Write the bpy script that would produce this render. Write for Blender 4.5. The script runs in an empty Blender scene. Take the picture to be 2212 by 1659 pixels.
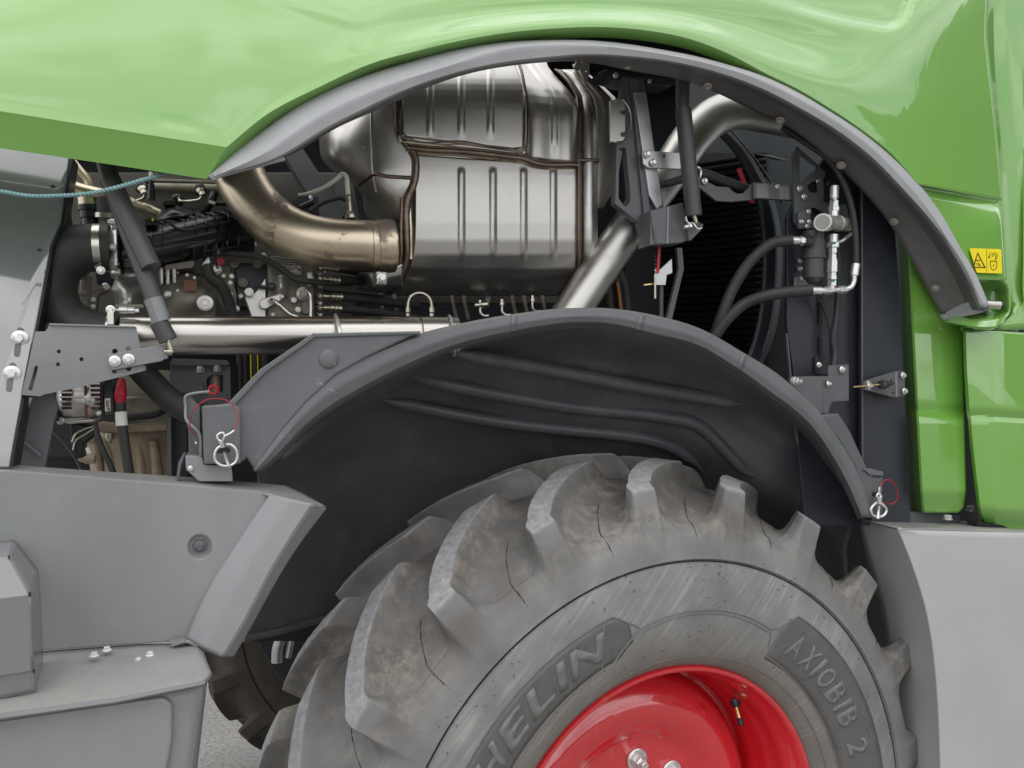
import bpy, bmesh, math, random
from mathutils import Vector, Matrix
from mathutils.geometry import tessellate_polygon
R = math.radians
random.seed(7)
scene = bpy.context.scene
COL = scene.collection

# ------------------------------------------------------------------ camera
HC = 1.79
FPX, CX, CY = 1663.0, 1106.0, 829.5
cam_d = bpy.data.cameras.new('camera')
cam = bpy.data.objects.new('camera', cam_d)
COL.objects.link(cam)
cam.location = (0, 0, HC)
cam.rotation_euler = (R(90), 0, 0)
cam_d.sensor_width = 36.0
cam_d.lens = 36.0 * FPX / 2212.0
cam_d.clip_start = 0.05
cam_d.clip_end = 500
scene.camera = cam

# ------------------------------------------------------------------ sky and sun
SUN_EL, SUN_AZ = 62.0, 212.0      # azimuth clockwise from +Y
world = bpy.data.worlds.new('World')
scene.world = world
world.use_nodes = True
wn, wl = world.node_tree.nodes, world.node_tree.links
bg = wn['Background']
sky = wn.new('ShaderNodeTexSky')
sky.sky_type = 'NISHITA'
sky.sun_disc = False
sky.sun_elevation = R(SUN_EL)
sky.sun_rotation = R(SUN_AZ)
sky.dust_density = 2.0
tc = wn.new('ShaderNodeTexCoord')
mp = wn.new('ShaderNodeMapping')
mp.inputs['Scale'].default_value = (1.0, 1.0, 2.2)
cn = wn.new('ShaderNodeTexNoise')
cn.inputs['Scale'].default_value = 2.6
cn.inputs['Detail'].default_value = 9
cn.inputs['Roughness'].default_value = 0.58
cr_ = wn.new('ShaderNodeValToRGB')
cr_.color_ramp.elements[0].position = 0.34
cr_.color_ramp.elements[1].position = 0.56
cb = wn.new('ShaderNodeTexNoise')
cb.inputs['Scale'].default_value = 3.4
cb.inputs['Detail'].default_value = 6
cm = wn.new('ShaderNodeMix'); cm.data_type = 'RGBA'
cm.inputs[6].default_value = (6.6, 6.8, 7.2, 1)      # cloud shade
cm.inputs[7].default_value = (14.5, 14.4, 14.2, 1)      # cloud white
mx = wn.new('ShaderNodeMix'); mx.data_type = 'RGBA'
wl.new(tc.outputs['Generated'], mp.inputs['Vector'])
wl.new(mp.outputs['Vector'], cn.inputs['Vector'])
wl.new(mp.outputs['Vector'], cb.inputs['Vector'])
sz = wn.new('ShaderNodeSeparateXYZ')
wl.new(tc.outputs['Generated'], sz.inputs[0])
ma = wn.new('ShaderNodeMath'); ma.operation = 'MULTIPLY_ADD'       # cloud cover closes overhead
ma.inputs[1].default_value = 0.22
wl.new(sz.outputs['Z'], ma.inputs[0]); wl.new(cn.outputs['Fac'], ma.inputs[2])
wl.new(ma.outputs[0], cr_.inputs['Fac'])
cbr = wn.new('ShaderNodeMapRange')
cbr.inputs[1].default_value = 0.42; cbr.inputs[2].default_value = 0.68
wl.new(cb.outputs['Fac'], cbr.inputs[0])
wl.new(cbr.outputs[0], cm.inputs[0])
wl.new(cr_.outputs['Color'], mx.inputs[0])
wl.new(sky.outputs['Color'], mx.inputs[6])
wl.new(cm.outputs[2], mx.inputs[7])
wl.new(mx.outputs[2], bg.inputs['Color'])
bg.inputs['Strength'].default_value = 0.13

sun_d = bpy.data.lights.new('sun', 'SUN')
sun_d.energy = 0.6
sun_d.angle = R(80)
sun_d.color = (1.0, 0.96, 0.9)
sun = bpy.data.objects.new('sun', sun_d)
COL.objects.link(sun)
az, el = R(SUN_AZ), R(SUN_EL)
to_sun = Vector((math.sin(az) * math.cos(el), math.cos(az) * math.cos(el), math.sin(el)))
sun.rotation_euler = to_sun.to_track_quat('Z', 'Y').to_euler()
sun.location = (-3, -6, 9)

scene.view_settings.view_transform = 'Standard'
scene.view_settings.look = 'None'
scene.view_settings.gamma = 1.0
scene.view_settings.exposure = 0.38
scene.render.engine = 'CYCLES'
scene.render.resolution_x, scene.render.resolution_y = 1024, 768

# ------------------------------------------------------------------ machine frame
# The machine's side stands at 20 degrees to the picture; "off" is metres behind its side plane.
PSI = R(20)
CP, SP = math.cos(PSI), math.sin(PSI)
C0 = 1.33
NOUT = Vector((SP, -CP, 0))      # out of the machine's side
ALONG = Vector((CP, SP, 0))
UP = Vector((0, 0, 1))
ROTZ = PSI

def YD(px, off):
    u = (px - CX) / FPX
    return (C0 + off) / (CP - u * SP)
def U(px, py, off):
    y = YD(px, off)
    return Vector(((px - CX) / FPX * y, y, HC - (py - CY) / FPX * y))
def MM(px, off):                 # metres per reference unit at that place
    return YD(px, off) / FPX

# ------------------------------------------------------------------ materials
MATS = {}
def mk(name, base, rough=0.5, metal=0.0, coat=0.0, var=0.12, nscale=9.0, bump=0.0, bscale=220.0,
       dirt=None, dscale=14.0, dlo=0.5, dhi=0.7, rvar=0.08, stretch=None, spec=0.5, coat_r=0.05, coat_ior=1.5, scratch=0.0, dust=0.0):
    m = bpy.data.materials.new(name)
    m.use_nodes = True
    n, l = m.node_tree.nodes, m.node_tree.links
    b = n['Principled BSDF']
    g = n.new('ShaderNodeNewGeometry')
    vec = g.outputs['Position']
    if stretch:
        mpn = n.new('ShaderNodeMapping')
        mpn.inputs['Rotation'].default_value = (0, 0, -PSI)
        mpn.inputs['Scale'].default_value = stretch
        l.new(vec, mpn.inputs['Vector'])
        vec = mpn.outputs['Vector']
    t = n.new('ShaderNodeTexNoise')
    t.inputs['Scale'].default_value = nscale
    t.inputs['Detail'].default_value = 8
    t.inputs['Roughness'].default_value = 0.6
    l.new(vec, t.inputs['Vector'])
    mr = n.new('ShaderNodeMapRange')
    mr.inputs[1].default_value = 0.25; mr.inputs[2].default_value = 0.75
    mr.inputs[3].default_value = 1 - var; mr.inputs[4].default_value = 1 + var
    l.new(t.outputs['Fac'], mr.inputs[0])
    mul = n.new('ShaderNodeMix'); mul.data_type = 'RGBA'; mul.blend_type = 'MULTIPLY'
    mul.inputs[0].default_value = 1.0
    mul.inputs[6].default_value = (*base, 1)
    l.new(mr.outputs[0], mul.inputs[7])
    colour = mul.outputs[2]
    rr = n.new('ShaderNodeMapRange')
    rr.inputs[1].default_value = 0.25; rr.inputs[2].default_value = 0.75
    rr.inputs[3].default_value = max(0.02, rough - rvar); rr.inputs[4].default_value = min(1, rough + rvar)
    l.new(t.outputs['Fac'], rr.inputs[0])
    rough_out = rr.outputs[0]
    if dirt:
        d = n.new('ShaderNodeTexNoise')
        d.inputs['Scale'].default_value = dscale
        d.inputs['Detail'].default_value = 10
        d.inputs['Roughness'].default_value = 0.68
        l.new(g.outputs['Position'], d.inputs['Vector'])
        dr = n.new('ShaderNodeMapRange')
        dr.inputs[1].default_value = dlo; dr.inputs[2].default_value = dhi
        dr.inputs[3].default_value = 0.0; dr.inputs[4].default_value = dirt[3]
        l.new(d.outputs['Fac'], dr.inputs[0])
        dm = n.new('ShaderNodeMix'); dm.data_type = 'RGBA'
        dm.inputs[7].default_value = (*dirt[:3], 1)
        l.new(dr.outputs[0], dm.inputs[0])
        l.new(colour, dm.inputs[6])
        colour = dm.outputs[2]
        ra = n.new('ShaderNodeMath'); ra.operation = 'MULTIPLY_ADD'
        ra.inputs[1].default_value = 0.35
        l.new(dr.outputs[0], ra.inputs[0]); l.new(rough_out, ra.inputs[2])
        rough_out = ra.outputs[0]
    if scratch:
        sm_ = n.new('ShaderNodeMapping'); sm_.vector_type = 'TEXTURE'
        sm_.inputs['Rotation'].default_value = (0.3, 0.5, 0.4); sm_.inputs['Scale'].default_value = (0.12, 0.005, 0.007)
        l.new(g.outputs['Position'], sm_.inputs['Vector'])
        sn = n.new('ShaderNodeTexNoise'); sn.inputs['Scale'].default_value = 1.0; sn.inputs['Detail'].default_value = 2; sn.inputs['Distortion'].default_value = 0.6
        l.new(sm_.outputs['Vector'], sn.inputs['Vector'])
        sk = n.new('ShaderNodeTexNoise'); sk.inputs['Scale'].default_value = 6.0
        l.new(g.outputs['Position'], sk.inputs['Vector'])
        s1 = n.new('ShaderNodeMapRange'); s1.inputs[1].default_value = 0.70; s1.inputs[2].default_value = 0.74; l.new(sn.outputs['Fac'], s1.inputs[0])
        s2 = n.new('ShaderNodeMapRange'); s2.inputs[1].default_value = 0.5; s2.inputs[2].default_value = 0.62; s2.inputs[4].default_value = scratch; l.new(sk.outputs['Fac'], s2.inputs[0])
        s3 = n.new('ShaderNodeMath'); s3.operation = 'MULTIPLY'; l.new(s1.outputs[0], s3.inputs[0]); l.new(s2.outputs[0], s3.inputs[1])
        sx = n.new('ShaderNodeMix'); sx.data_type = 'RGBA'; sx.inputs[7].default_value = (0.5, 0.5, 0.48, 1)
        l.new(s3.outputs[0], sx.inputs[0]); l.new(colour, sx.inputs[6]); colour = sx.outputs[2]
    if dust:
        sp = n.new('ShaderNodeSeparateXYZ'); l.new(g.outputs['Normal'], sp.inputs[0])
        d1 = n.new('ShaderNodeMapRange'); d1.inputs[1].default_value = 0.45; d1.inputs[2].default_value = 0.95; l.new(sp.outputs['Z'], d1.inputs[0])
        dn = n.new('ShaderNodeTexNoise'); dn.inputs['Scale'].default_value = 7; dn.inputs['Detail'].default_value = 9; dn.inputs['Roughness'].default_value = 0.7
        l.new(g.outputs['Position'], dn.inputs['Vector'])
        d2 = n.new('ShaderNodeMapRange'); d2.inputs[1].default_value = 0.36; d2.inputs[2].default_value = 0.68; d2.inputs[3].default_value = 0.1 * dust; d2.inputs[4].default_value = dust
        l.new(dn.outputs['Fac'], d2.inputs[0])
        d3 = n.new('ShaderNodeMath'); d3.operation = 'MULTIPLY'; l.new(d1.outputs[0], d3.inputs[0]); l.new(d2.outputs[0], d3.inputs[1])
        dx = n.new('ShaderNodeMix'); dx.data_type = 'RGBA'; dx.inputs[7].default_value = (0.44, 0.41, 0.35, 1)
        l.new(d3.outputs[0], dx.inputs[0]); l.new(colour, dx.inputs[6]); colour = dx.outputs[2]
    l.new(colour, b.inputs['Base Color'])
    l.new(rough_out, b.inputs['Roughness'])
    b.inputs['Metallic'].default_value = metal
    b.inputs['Coat Weight'].default_value = coat
    b.inputs['Coat Roughness'].default_value = coat_r
    b.inputs['Coat IOR'].default_value = coat_ior
    b.inputs['Specular IOR Level'].default_value = spec
    if bump:
        bt = n.new('ShaderNodeTexNoise')
        bt.inputs['Scale'].default_value = bscale
        bt.inputs['Detail'].default_value = 6
        l.new(vec, bt.inputs['Vector'])
        bp = n.new('ShaderNodeBump')
        bp.inputs['Strength'].default_value = bump
        bp.inputs['Distance'].default_value = 0.002
        l.new(bt.outputs['Fac'], bp.inputs['Height'])
        l.new(bp.outputs['Normal'], b.inputs['Normal'])
    MATS[name] = m
    return m

GREEN = mk('green_paint', (0.17, 0.39, 0.062), 0.32, coat=1.0, var=0.03, nscale=2.0, rvar=0.02, spec=0.5, coat_ior=1.7, coat_r=0.02)
TRIM = mk('grey_trim_plastic', (0.335, 0.34, 0.352), 0.58, var=0.10, nscale=14, bump=0.06, bscale=900,
          dirt=(0.35, 0.34, 0.32, 0.35), dscale=30, dlo=0.58, dhi=0.8, scratch=0.5, dust=0.4)
FENDER = mk('grey_fender_plastic', (0.125, 0.128, 0.135), 0.46, var=0.14, nscale=12, bump=0.08, bscale=700,
            dirt=(0.30, 0.29, 0.27, 0.5), dscale=38, dlo=0.6, dhi=0.78, scratch=0.8, dust=0.5)
LINER = mk('black_liner_plastic', (0.098, 0.101, 0.110), 0.38, var=0.2, nscale=7, bump=0.08, bscale=500,
           dirt=(0.21, 0.185, 0.145, 0.6), dscale=9, dlo=0.52, dhi=0.75)
PANEL = mk('grey_panel_paint', (0.25, 0.255, 0.262), 0.40, var=0.11, nscale=5, bump=0.03, bscale=600,
           dirt=(0.38, 0.37, 0.34, 0.4), dscale=18, dlo=0.56, dhi=0.82, stretch=(1, 1, 0.35), scratch=0.35, dust=0.5)
PANEL2 = mk('light_grey_panel_paint', (0.42, 0.42, 0.415), 0.42, var=0.08, nscale=4, bump=0.02, bscale=700,
            dirt=(0.5, 0.49, 0.46, 0.3), dscale=60, dlo=0.66, dhi=0.8, scratch=0.25, dust=0.6)
SHEET = mk('grey_sheet_paint', (0.20, 0.205, 0.21), 0.28, var=0.05, nscale=6, coat=0.4, bump=0.03, bscale=120)
SHEETG = mk('glossy_grey_sheet', (0.13, 0.134, 0.14), 0.25, var=0.06, nscale=10, coat=1.0, bump=0.05, bscale=130, coat_ior=2.1, coat_r=0.06,
            dirt=(0.3, 0.3, 0.29, 0.25), dscale=70, dlo=0.6, dhi=0.75)
BLACKST = mk('black_steel_paint', (0.03, 0.033, 0.042), 0.42, var=0.15, nscale=8, bump=0.04, bscale=600,
             dirt=(0.10, 0.10, 0.095, 0.35), dscale=20, dlo=0.58, dhi=0.8)
DARKGR = mk('dark_grey_steel_paint', (0.105, 0.108, 0.115), 0.40, var=0.10, nscale=8, bump=0.04, bscale=500,
            dirt=(0.22, 0.22, 0.21, 0.3), dscale=24, dlo=0.6, dhi=0.8)
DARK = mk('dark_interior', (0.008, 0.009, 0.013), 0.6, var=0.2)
STAIN = mk('stainless_steel', (0.53, 0.515, 0.485), 0.41, metal=1.0, var=0.16, nscale=10, rvar=0.09, bump=0.06,
           bscale=90, stretch=(0.15, 1, 1), dirt=(0.27, 0.22, 0.16, 0.25), dscale=16, dlo=0.56, dhi=0.85)
STAIN3 = mk('satin_steel', (0.58, 0.55, 0.50), 0.58, metal=0.9, var=0.12, nscale=10)
STAIN2 = mk('brushed_steel_tube', (0.55, 0.52, 0.48), 0.27, metal=1.0, var=0.05, nscale=12, rvar=0.04, bump=0.012,
            bscale=200, stretch=(0.1, 1, 1))
HEAT = mk('heat_tinted_steel', (0.62, 0.53, 0.40), 0.36, metal=1.0, var=0.12, nscale=7, rvar=0.05, bump=0.02,
          bscale=120, dirt=(0.27, 0.21, 0.18, 0.85), dscale=11, dlo=0.545, dhi=0.60)
WELD = mk('scorched_weld_seam', (0.20, 0.155, 0.125), 0.40, metal=1.0, var=0.4, nscale=30, bump=0.4, bscale=160,
          dirt=(0.30, 0.24, 0.17, 0.5), dscale=40, dlo=0.55, dhi=0.75)
ZINC = mk('zinc_plate', (0.70, 0.70, 0.68), 0.30, metal=0.72, var=0.1, nscale=60, rvar=0.08)
GALV = mk('galvanised_strip', (0.55, 0.56, 0.57), 0.38, metal=0.75, var=0.2, nscale=22, rvar=0.12)
ALU = mk('cast_aluminium', (0.62, 0.6, 0.56), 0.42, metal=0.8, var=0.15, nscale=40, bump=0.2, bscale=300)
IRON = mk('cast_engine_iron', (0.26, 0.24, 0.19), 0.55, metal=0.2, var=0.25, nscale=18, bump=0.35, bscale=220,
          dirt=(0.06, 0.055, 0.046, 0.6), dscale=14, dlo=0.5, dhi=0.72)
RUST = mk('rusty_label', (0.17, 0.085, 0.045), 0.7, var=0.3, nscale=40)
IRONDK = mk('dark_engine_iron', (0.085, 0.08, 0.068), 0.6, metal=0.1, var=0.3, nscale=14, bump=0.3, bscale=200,
          dirt=(0.12, 0.105, 0.08, 0.5), dscale=12, dlo=0.55, dhi=0.75)
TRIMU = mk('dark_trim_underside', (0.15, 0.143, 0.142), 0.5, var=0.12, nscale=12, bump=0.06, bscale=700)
TAN = mk('tan_oil_pan_casting', (0.38, 0.31, 0.22), 0.5, metal=0.25, var=0.2, nscale=12, bump=0.3, bscale=150,
         dirt=(0.10, 0.08, 0.055, 0.6), dscale=16, dlo=0.5, dhi=0.72)
RUBBER = mk('black_rubber_hose', (0.032, 0.031, 0.03), 0.55, var=0.2, nscale=20, bump=0.1, bscale=500,
            dirt=(0.10, 0.085, 0.065, 0.6), dscale=26, dlo=0.58, dhi=0.74)
BLACKPL = mk('black_plastic', (0.012, 0.012, 0.014), 0.35, var=0.2, nscale=20)
STRUT = mk('dark_strut_paint', (0.060, 0.060, 0.060), 0.42, var=0.12, nscale=20,
           dirt=(0.2, 0.2, 0.19, 0.4), dscale=50, dlo=0.64, dhi=0.74)
REDP = mk('red_rim_paint', (0.62, 0.012, 0.022), 0.30, coat=1.0, var=0.05, nscale=4, rvar=0.03, coat_r=0.03, coat_ior=1.75,
          dirt=(0.42, 0.20, 0.15, 0.4), dscale=30, dlo=0.56, dhi=0.8)
REDCAP = mk('red_plastic', (0.42, 0.012, 0.03), 0.45, var=0.08)
COPPER = mk('copper_winding', (0.15, 0.035, 0.025), 0.4, metal=0.4, var=0.3, nscale=60)
BRASS = mk('brass', (0.62, 0.45, 0.22), 0.3, metal=1.0, var=0.15, nscale=40)
CREAM = mk('white_sleeve', (0.72, 0.70, 0.63), 0.6, var=0.1, nscale=40)
YELLOW = mk('yellow_sticker', (0.88, 0.72, 0.015), 0.4, var=0.03)
INK = mk('brown_black_print', (0.09, 0.045, 0.01), 0.5, var=0.05)
TEAL = mk('teal_cord', (0.20, 0.34, 0.35), 0.7, var=0.2, nscale=120)
HOSE_SIL = mk('crimped_hose_end', (0.50, 0.47, 0.38), 0.32, metal=1.0, var=0.15, nscale=30)
SLAT = mk('black_radiator_plastic', (0.003, 0.003, 0.004), 0.9, spec=0.05, var=0.2)
BRISTLE = mk('black_bristles', (0.02, 0.02, 0.022), 0.7, var=0.4, nscale=300)

# ------------------------------------------------------------------ object helpers
def tag(o, label, cat=None, group=None, kind=None):
    if label: o['label'] = label
    if cat: o['category'] = cat
    if group: o['group'] = group
    if kind: o['kind'] = kind
    return o

def empty(name, loc, rz=0):
    o = bpy.data.objects.new(name, None)
    o.location = loc; o.rotation_euler = (0, 0, rz)
    o.empty_display_size = 0.1
    COL.objects.link(o)
    return o

def wmat(o):
    m = o.matrix_basis.copy()
    if o.parent:
        m = wmat(o.parent) @ o.matrix_parent_inverse @ m
    return m

def attach(o, parent):
    if parent is not None:
        o.parent = parent
        o.matrix_parent_inverse = wmat(parent).inverted()
    return o

ROOT = empty('forage_harvester', (0.346, 1.579, 0.0), ROTZ)
tag(ROOT, 'green and grey forage harvester with open engine bay and red-rimmed wheel', 'harvester')

def finish(name, bm, mat, parent=ROOT, ang=38, face_cam=False, label=None, kind=None):
    bm.verts.ensure_lookup_table()
    if face_cam:
        s = 0.0
        for f in bm.faces:
            s += f.normal.dot(Vector((0, 0, HC)) - f.calc_center_median()) * f.calc_area()
        if s < 0:
            bmesh.ops.reverse_faces(bm, faces=bm.faces[:])
    lo = Vector((min(v.co.x for v in bm.verts), min(v.co.y for v in bm.verts), min(v.co.z for v in bm.verts)))
    hi = Vector((max(v.co.x for v in bm.verts), max(v.co.y for v in bm.verts), max(v.co.z for v in bm.verts)))
    c = (lo + hi) / 2
    for v in bm.verts: v.co -= c
    me = bpy.data.meshes.new(name)
    bm.to_mesh(me); bm.free()
    me.shade_smooth()
    me.set_sharp_from_angle(angle=R(ang))
    o = bpy.data.objects.new(name, me)
    o.location = c
    if mat: me.materials.append(mat)
    COL.objects.link(o)
    attach(o, parent)
    if label: o['label'] = label
    if kind: o['kind'] = kind
    return o

def cr(P, n, lin=False):
    """n samples along a control polygon, by chord length"""
    P = [tuple(p) for p in P]
    dim = len(P[0])
    L = [0.0]
    for a, b in zip(P, P[1:]):
        L.append(L[-1] + max(1e-9, math.sqrt(sum((x - y) ** 2 for x, y in zip(a, b)))))
    out = []
    k = 0
    for i in range(n):
        s = L[-1] * i / (n - 1)
        while k < len(P) - 2 and s > L[k + 1]: k += 1
        h = L[k + 1] - L[k]
        t = (s - L[k]) / h
        if lin or len(P) == 2:
            out.append(tuple(P[k][d] * (1 - t) + P[k + 1][d] * t for d in range(dim)))
            continue
        r = []
        for d in range(dim):
            def sl(j):
                if j == 0: return (P[1][d] - P[0][d]) / (L[1] - L[0])
                if j == len(P) - 1: return (P[-1][d] - P[-2][d]) / (L[-1] - L[-2])
                a = (P[j][d] - P[j - 1][d]) / (L[j] - L[j - 1])
                b = (P[j + 1][d] - P[j][d]) / (L[j + 1] - L[j])
                ha, hb = L[j] - L[j - 1], L[j + 1] - L[j]
                return (a * hb + b * ha) / (ha + hb)
            m0, m1 = sl(k) * h, sl(k + 1) * h
            t2, t3 = t * t, t * t * t
            r.append((2 * t3 - 3 * t2 + 1) * P[k][d] + (t3 - 2 * t2 + t) * m0 + (-2 * t3 + 3 * t2) * P[k + 1][d] + (t3 - t2) * m1)
        out.append(tuple(r))
    return out

def grid_bm(rows, closed=False):
    bm = bmesh.new()
    vs = [[bm.verts.new(p) for p in r] for r in rows]
    nr, nc = len(vs), len(vs[0])
    for i in range(nr - 1):
        for j in range(nc if closed else nc - 1):
            j2 = (j + 1) % nc
            bm.faces.new((vs[i][j], vs[i][j2], vs[i + 1][j2], vs[i + 1][j]))
    bm.normal_update()
    return bm

def loft(name, rails, mat, parent=ROOT, nu=40, nv=6, lin=False, cross_lin=True, th=0.004, disp=None, ang=38, label=None):
    """skin over rails given as (x, y, off) control points"""
    rr = [cr(r, nu, lin) for r in rails]
    rows = []
    if cross_lin:
        for a, b in zip(rr, rr[1:]):
            for k in range(nv):
                t = k / nv
                rows.append([tuple(p[d] * (1 - t) + q[d] * t for d in range(3)) for p, q in zip(a, b)])
        rows.append(rr[-1])
    else:
        cols = [cr([r[j] for r in rr], (len(rr) - 1) * nv + 1) for j in range(nu)]
        rows = [[c[i] for c in cols] for i in range(len(cols[0]))]
    if disp:
        rows = [[(x, y, o + disp(x, y)) for x, y, o in r] for r in rows]
    bm = grid_bm([[U(*p) for p in r] for r in rows])
    o = finish(name, bm, mat, parent, ang, face_cam=True, label=label)
    if th:
        s = o.modifiers.new('thickness', 'SOLIDIFY')
        s.thickness = th; s.offset = -1
    return o

def fillet(pts, r, n=4):
    out = []
    N = len(pts)
    for i in range(N):
        p0, p, p2 = Vector(pts[i - 1][:2]), Vector(pts[i][:2]), Vector(pts[(i + 1) % N][:2])
        a, b = (p0 - p), (p2 - p)
        rr = min(r, a.length * 0.45, b.length * 0.45)
        a = p + a.normalized() * rr; b = p + b.normalized() * rr
        for k in range(n + 1):
            t = k / n
            q = a * (1 - t) ** 2 + p * 2 * t * (1 - t) + b * t * t
            out.append((q.x, q.y))
    return out

def plate(name, pts, off, th, mat, parent=ROOT, holes=(), rc=0, offf=None, bev=0.0012, label=None, ang=22):
    """flat sheet of real thickness with an outline (x, y) and holes; off is the front face"""
    pts = [tuple(p[:2]) for p in pts]
    if rc: pts = fillet(pts, rc)
    f = offf or (lambda x, y: off)
    loops = [pts] + [list(h) for h in holes]
    bm = bmesh.new()
    front, back = [], []
    for lp in loops:
        front.append([bm.verts.new(U(x, y, f(x, y))) for x, y in lp])
        back.append([bm.verts.new(U(x, y, f(x, y)) - NOUT * th) for x, y in lp])
    if len(loops) == 1:
        ff = bm.faces.new(front[0]); bm.faces.new(list(reversed(back[0])))
    else:
        flat = [v for lp in front for v in lp]
        flatb = [v for lp in back for v in lp]
        tri = tessellate_polygon([[Vector((x, y, 0)) for x, y in lp] for lp in loops])
        for t in tri:
            try:
                bm.faces.new([flat[i] for i in t]); bm.faces.new([flatb[i] for i in reversed(t)])
            except ValueError:
                pass
    for fl, bl in zip(front, back):
        n = len(fl)
        for i in range(n):
            bm.faces.new((fl[i], fl[(i + 1) % n], bl[(i + 1) % n], bl[i]))
    bmesh.ops.recalc_face_normals(bm, faces=bm.faces[:])
    if bev and len(loops) == 1:
        ed = [e for e in bm.edges if e.verts[0] in front[0] and e.verts[1] in front[0]]
        try:
            bmesh.ops.bevel(bm, geom=ed, offset=bev, segments=2, affect='EDGES', profile=0.5)
        except Exception:
            pass
    return finish(name, bm, mat, parent, ang, label=label)

def frames(P):
    T = []
    n = len(P)
    for i in range(n):
        T.append((P[min(i + 1, n - 1)] - P[max(i - 1, 0)]).normalized())
    a = Vector((0, 0, 1)) if abs(T[0].z) < 0.9 else Vector((1, 0, 0))
    x = (a - T[0] * a.dot(T[0])).normalized()
    out = []
    for t in T:
        x = (x - t * x.dot(t)).normalized()
        out.append((x, t.cross(x)))
    return out

def tube_bm(P, rad, seg=14, cap=True, tw=0.0, bm=None, sect=None):
    bm = bm or bmesh.new()
    fr = frames(P)
    rings = []
    for i, p in enumerate(P):
        x, y = fr[i]
        r = rad[i]
        ring = []
        for k in range(seg):
            a = 2 * math.pi * k / seg + tw * i
            m = sect(k, i) if sect else 1.0
            ring.append(bm.verts.new(p + (x * math.cos(a) + y * math.sin(a)) * r * m))
        rings.append(ring)
    for a, b in zip(rings, rings[1:]):
        for k in range(seg):
            bm.faces.new((a[k], a[(k + 1) % seg], b[(k + 1) % seg], b[k]))
    if cap:
        bm.faces.new(list(reversed(rings[0]))); bm.faces.new(rings[-1])
    bm.normal_update()
    return bm

def tube(name, pts, r, mat, parent=ROOT, seg=14, n=None, lin=False, corr=0, label=None, ang=40, cap=True):
    """round bar or hose through (x, y, off) points; r in picture units at each place"""
    n = n or max(2, (len(pts) - 1) * 8 + 1)
    q = cr(pts, n, lin)
    rs = cr([(v,) for v in r], n, True) if isinstance(r, (list, tuple)) else [(r,)] * n
    rad = [rs[i][0] * MM(q[i][0], q[i][2]) for i in range(n)]
    if corr:
        rad = [v * (1 + corr * (1 if i % 2 else -1)) for i, v in enumerate(rad)]
    bm = tube_bm([U(*p) for p in q], rad, seg, cap)
    bmesh.ops.recalc_face_normals(bm, faces=bm.faces[:])
    return finish(name, bm, mat, parent, ang, label=label)

def spool(name, a, b, segs, mat, parent=ROOT, label=None):
    """turned fitting from a to b: segs = (t0, t1, radius, sides)"""
    A, B = U(*a), U(*b)
    m = MM((a[0] + b[0]) / 2, (a[2] + b[2]) / 2)
    bm = bmesh.new()
    d = B - A
    for t0, t1, r, s in segs:
        P0, P1 = A + d * t0, A + d * t1
        r0, r1 = (r if isinstance(r, tuple) else (r, r))
        c = min(0.12, 0.6 / max(r0, r1, 1)) * m * max(r0, r1)
        dn = d.normalized()
        tube_bm([P0, P0 + dn * c, P1 - dn * c, P1], [r0 * m - c, r0 * m, r1 * m, r1 * m - c], s, True, bm=bm)
    bmesh.ops.recalc_face_normals(bm, faces=bm.faces[:])
    return finish(name, bm, mat, parent, 30, label=label)

BOLT_ME = {}
def bolt_mesh(kind, mat):
    key = (kind, mat.name)
    if key in BOLT_ME: return BOLT_ME[key]
    bm = bmesh.new()
    def stack(prof, seg):
        rings = []
        for y, r in prof:
            rings.append([bm.verts.new((r * math.cos(2 * math.pi * k / seg), -y, r * math.sin(2 * math.pi * k / seg))) for k in range(seg)])
        for a, b in zip(rings, rings[1:]):
            for k in range(seg):
                bm.faces.new((a[k], a[(k + 1) % seg], b[(k + 1) % seg], b[k]))
        bm.faces.new(rings[-1])
    if kind == 'hex':            # flanged hexagon head
        stack([(0, 1.0), (0.12, 1.0), (0.2, 0.9), (0.3, 0.74)], 20)
        stack([(0.2, 0.70), (0.75, 0.70), (0.85, 0.58)], 6)
    elif kind == 'washer':       # hexagon head on a wide washer
        stack([(0, 1.0), (0.14, 1.0), (0.17, 0.95)], 24)
        stack([(0.1, 0.62), (0.24, 0.62)], 20)
        stack([(0.2, 0.58), (0.55, 0.58), (0.62, 0.48)], 6)
    elif kind == 'bare':
        stack([(0, 1.0), (0.7, 1.0), (0.85, 0.82)], 6)
    elif kind == 'socket':       # round plug with a recessed middle
        stack([(0, 1.0), (0.25, 1.0), (0.3, 0.92), (0.3, 0.55), (0.12, 0.5), (0.12, 0.36), (0.3, 0.32)], 24)
    elif kind == 'button':
        stack([(0, 1.0), (0.12, 1.0), (0.28, 0.85), (0.36, 0.5), (0.38, 0.1)], 24)
    elif kind == 'nut':          # wheel nut on stud and washer
        stack([(0, 1.0), (0.16, 1.0), (0.22, 0.92)], 24)
        stack([(0.2, 0.72), (0.30, 0.66)], 24)
        stack([(0.28, 0.60), (0.9, 0.60), (1.0, 0.50)], 6)
        stack([(0.9, 0.36), (1.35, 0.36), (1.4, 0.30)], 16)
    bmesh.ops.recalc_face_normals(bm, faces=bm.faces[:])
    me = bpy.data.meshes.new('bolt')
    bm.to_mesh(me); bm.free()
    me.shade_smooth(); me.set_sharp_from_angle(angle=R(35))
    me.materials.append(mat)
    BOLT_ME[key] = me
    return me

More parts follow.
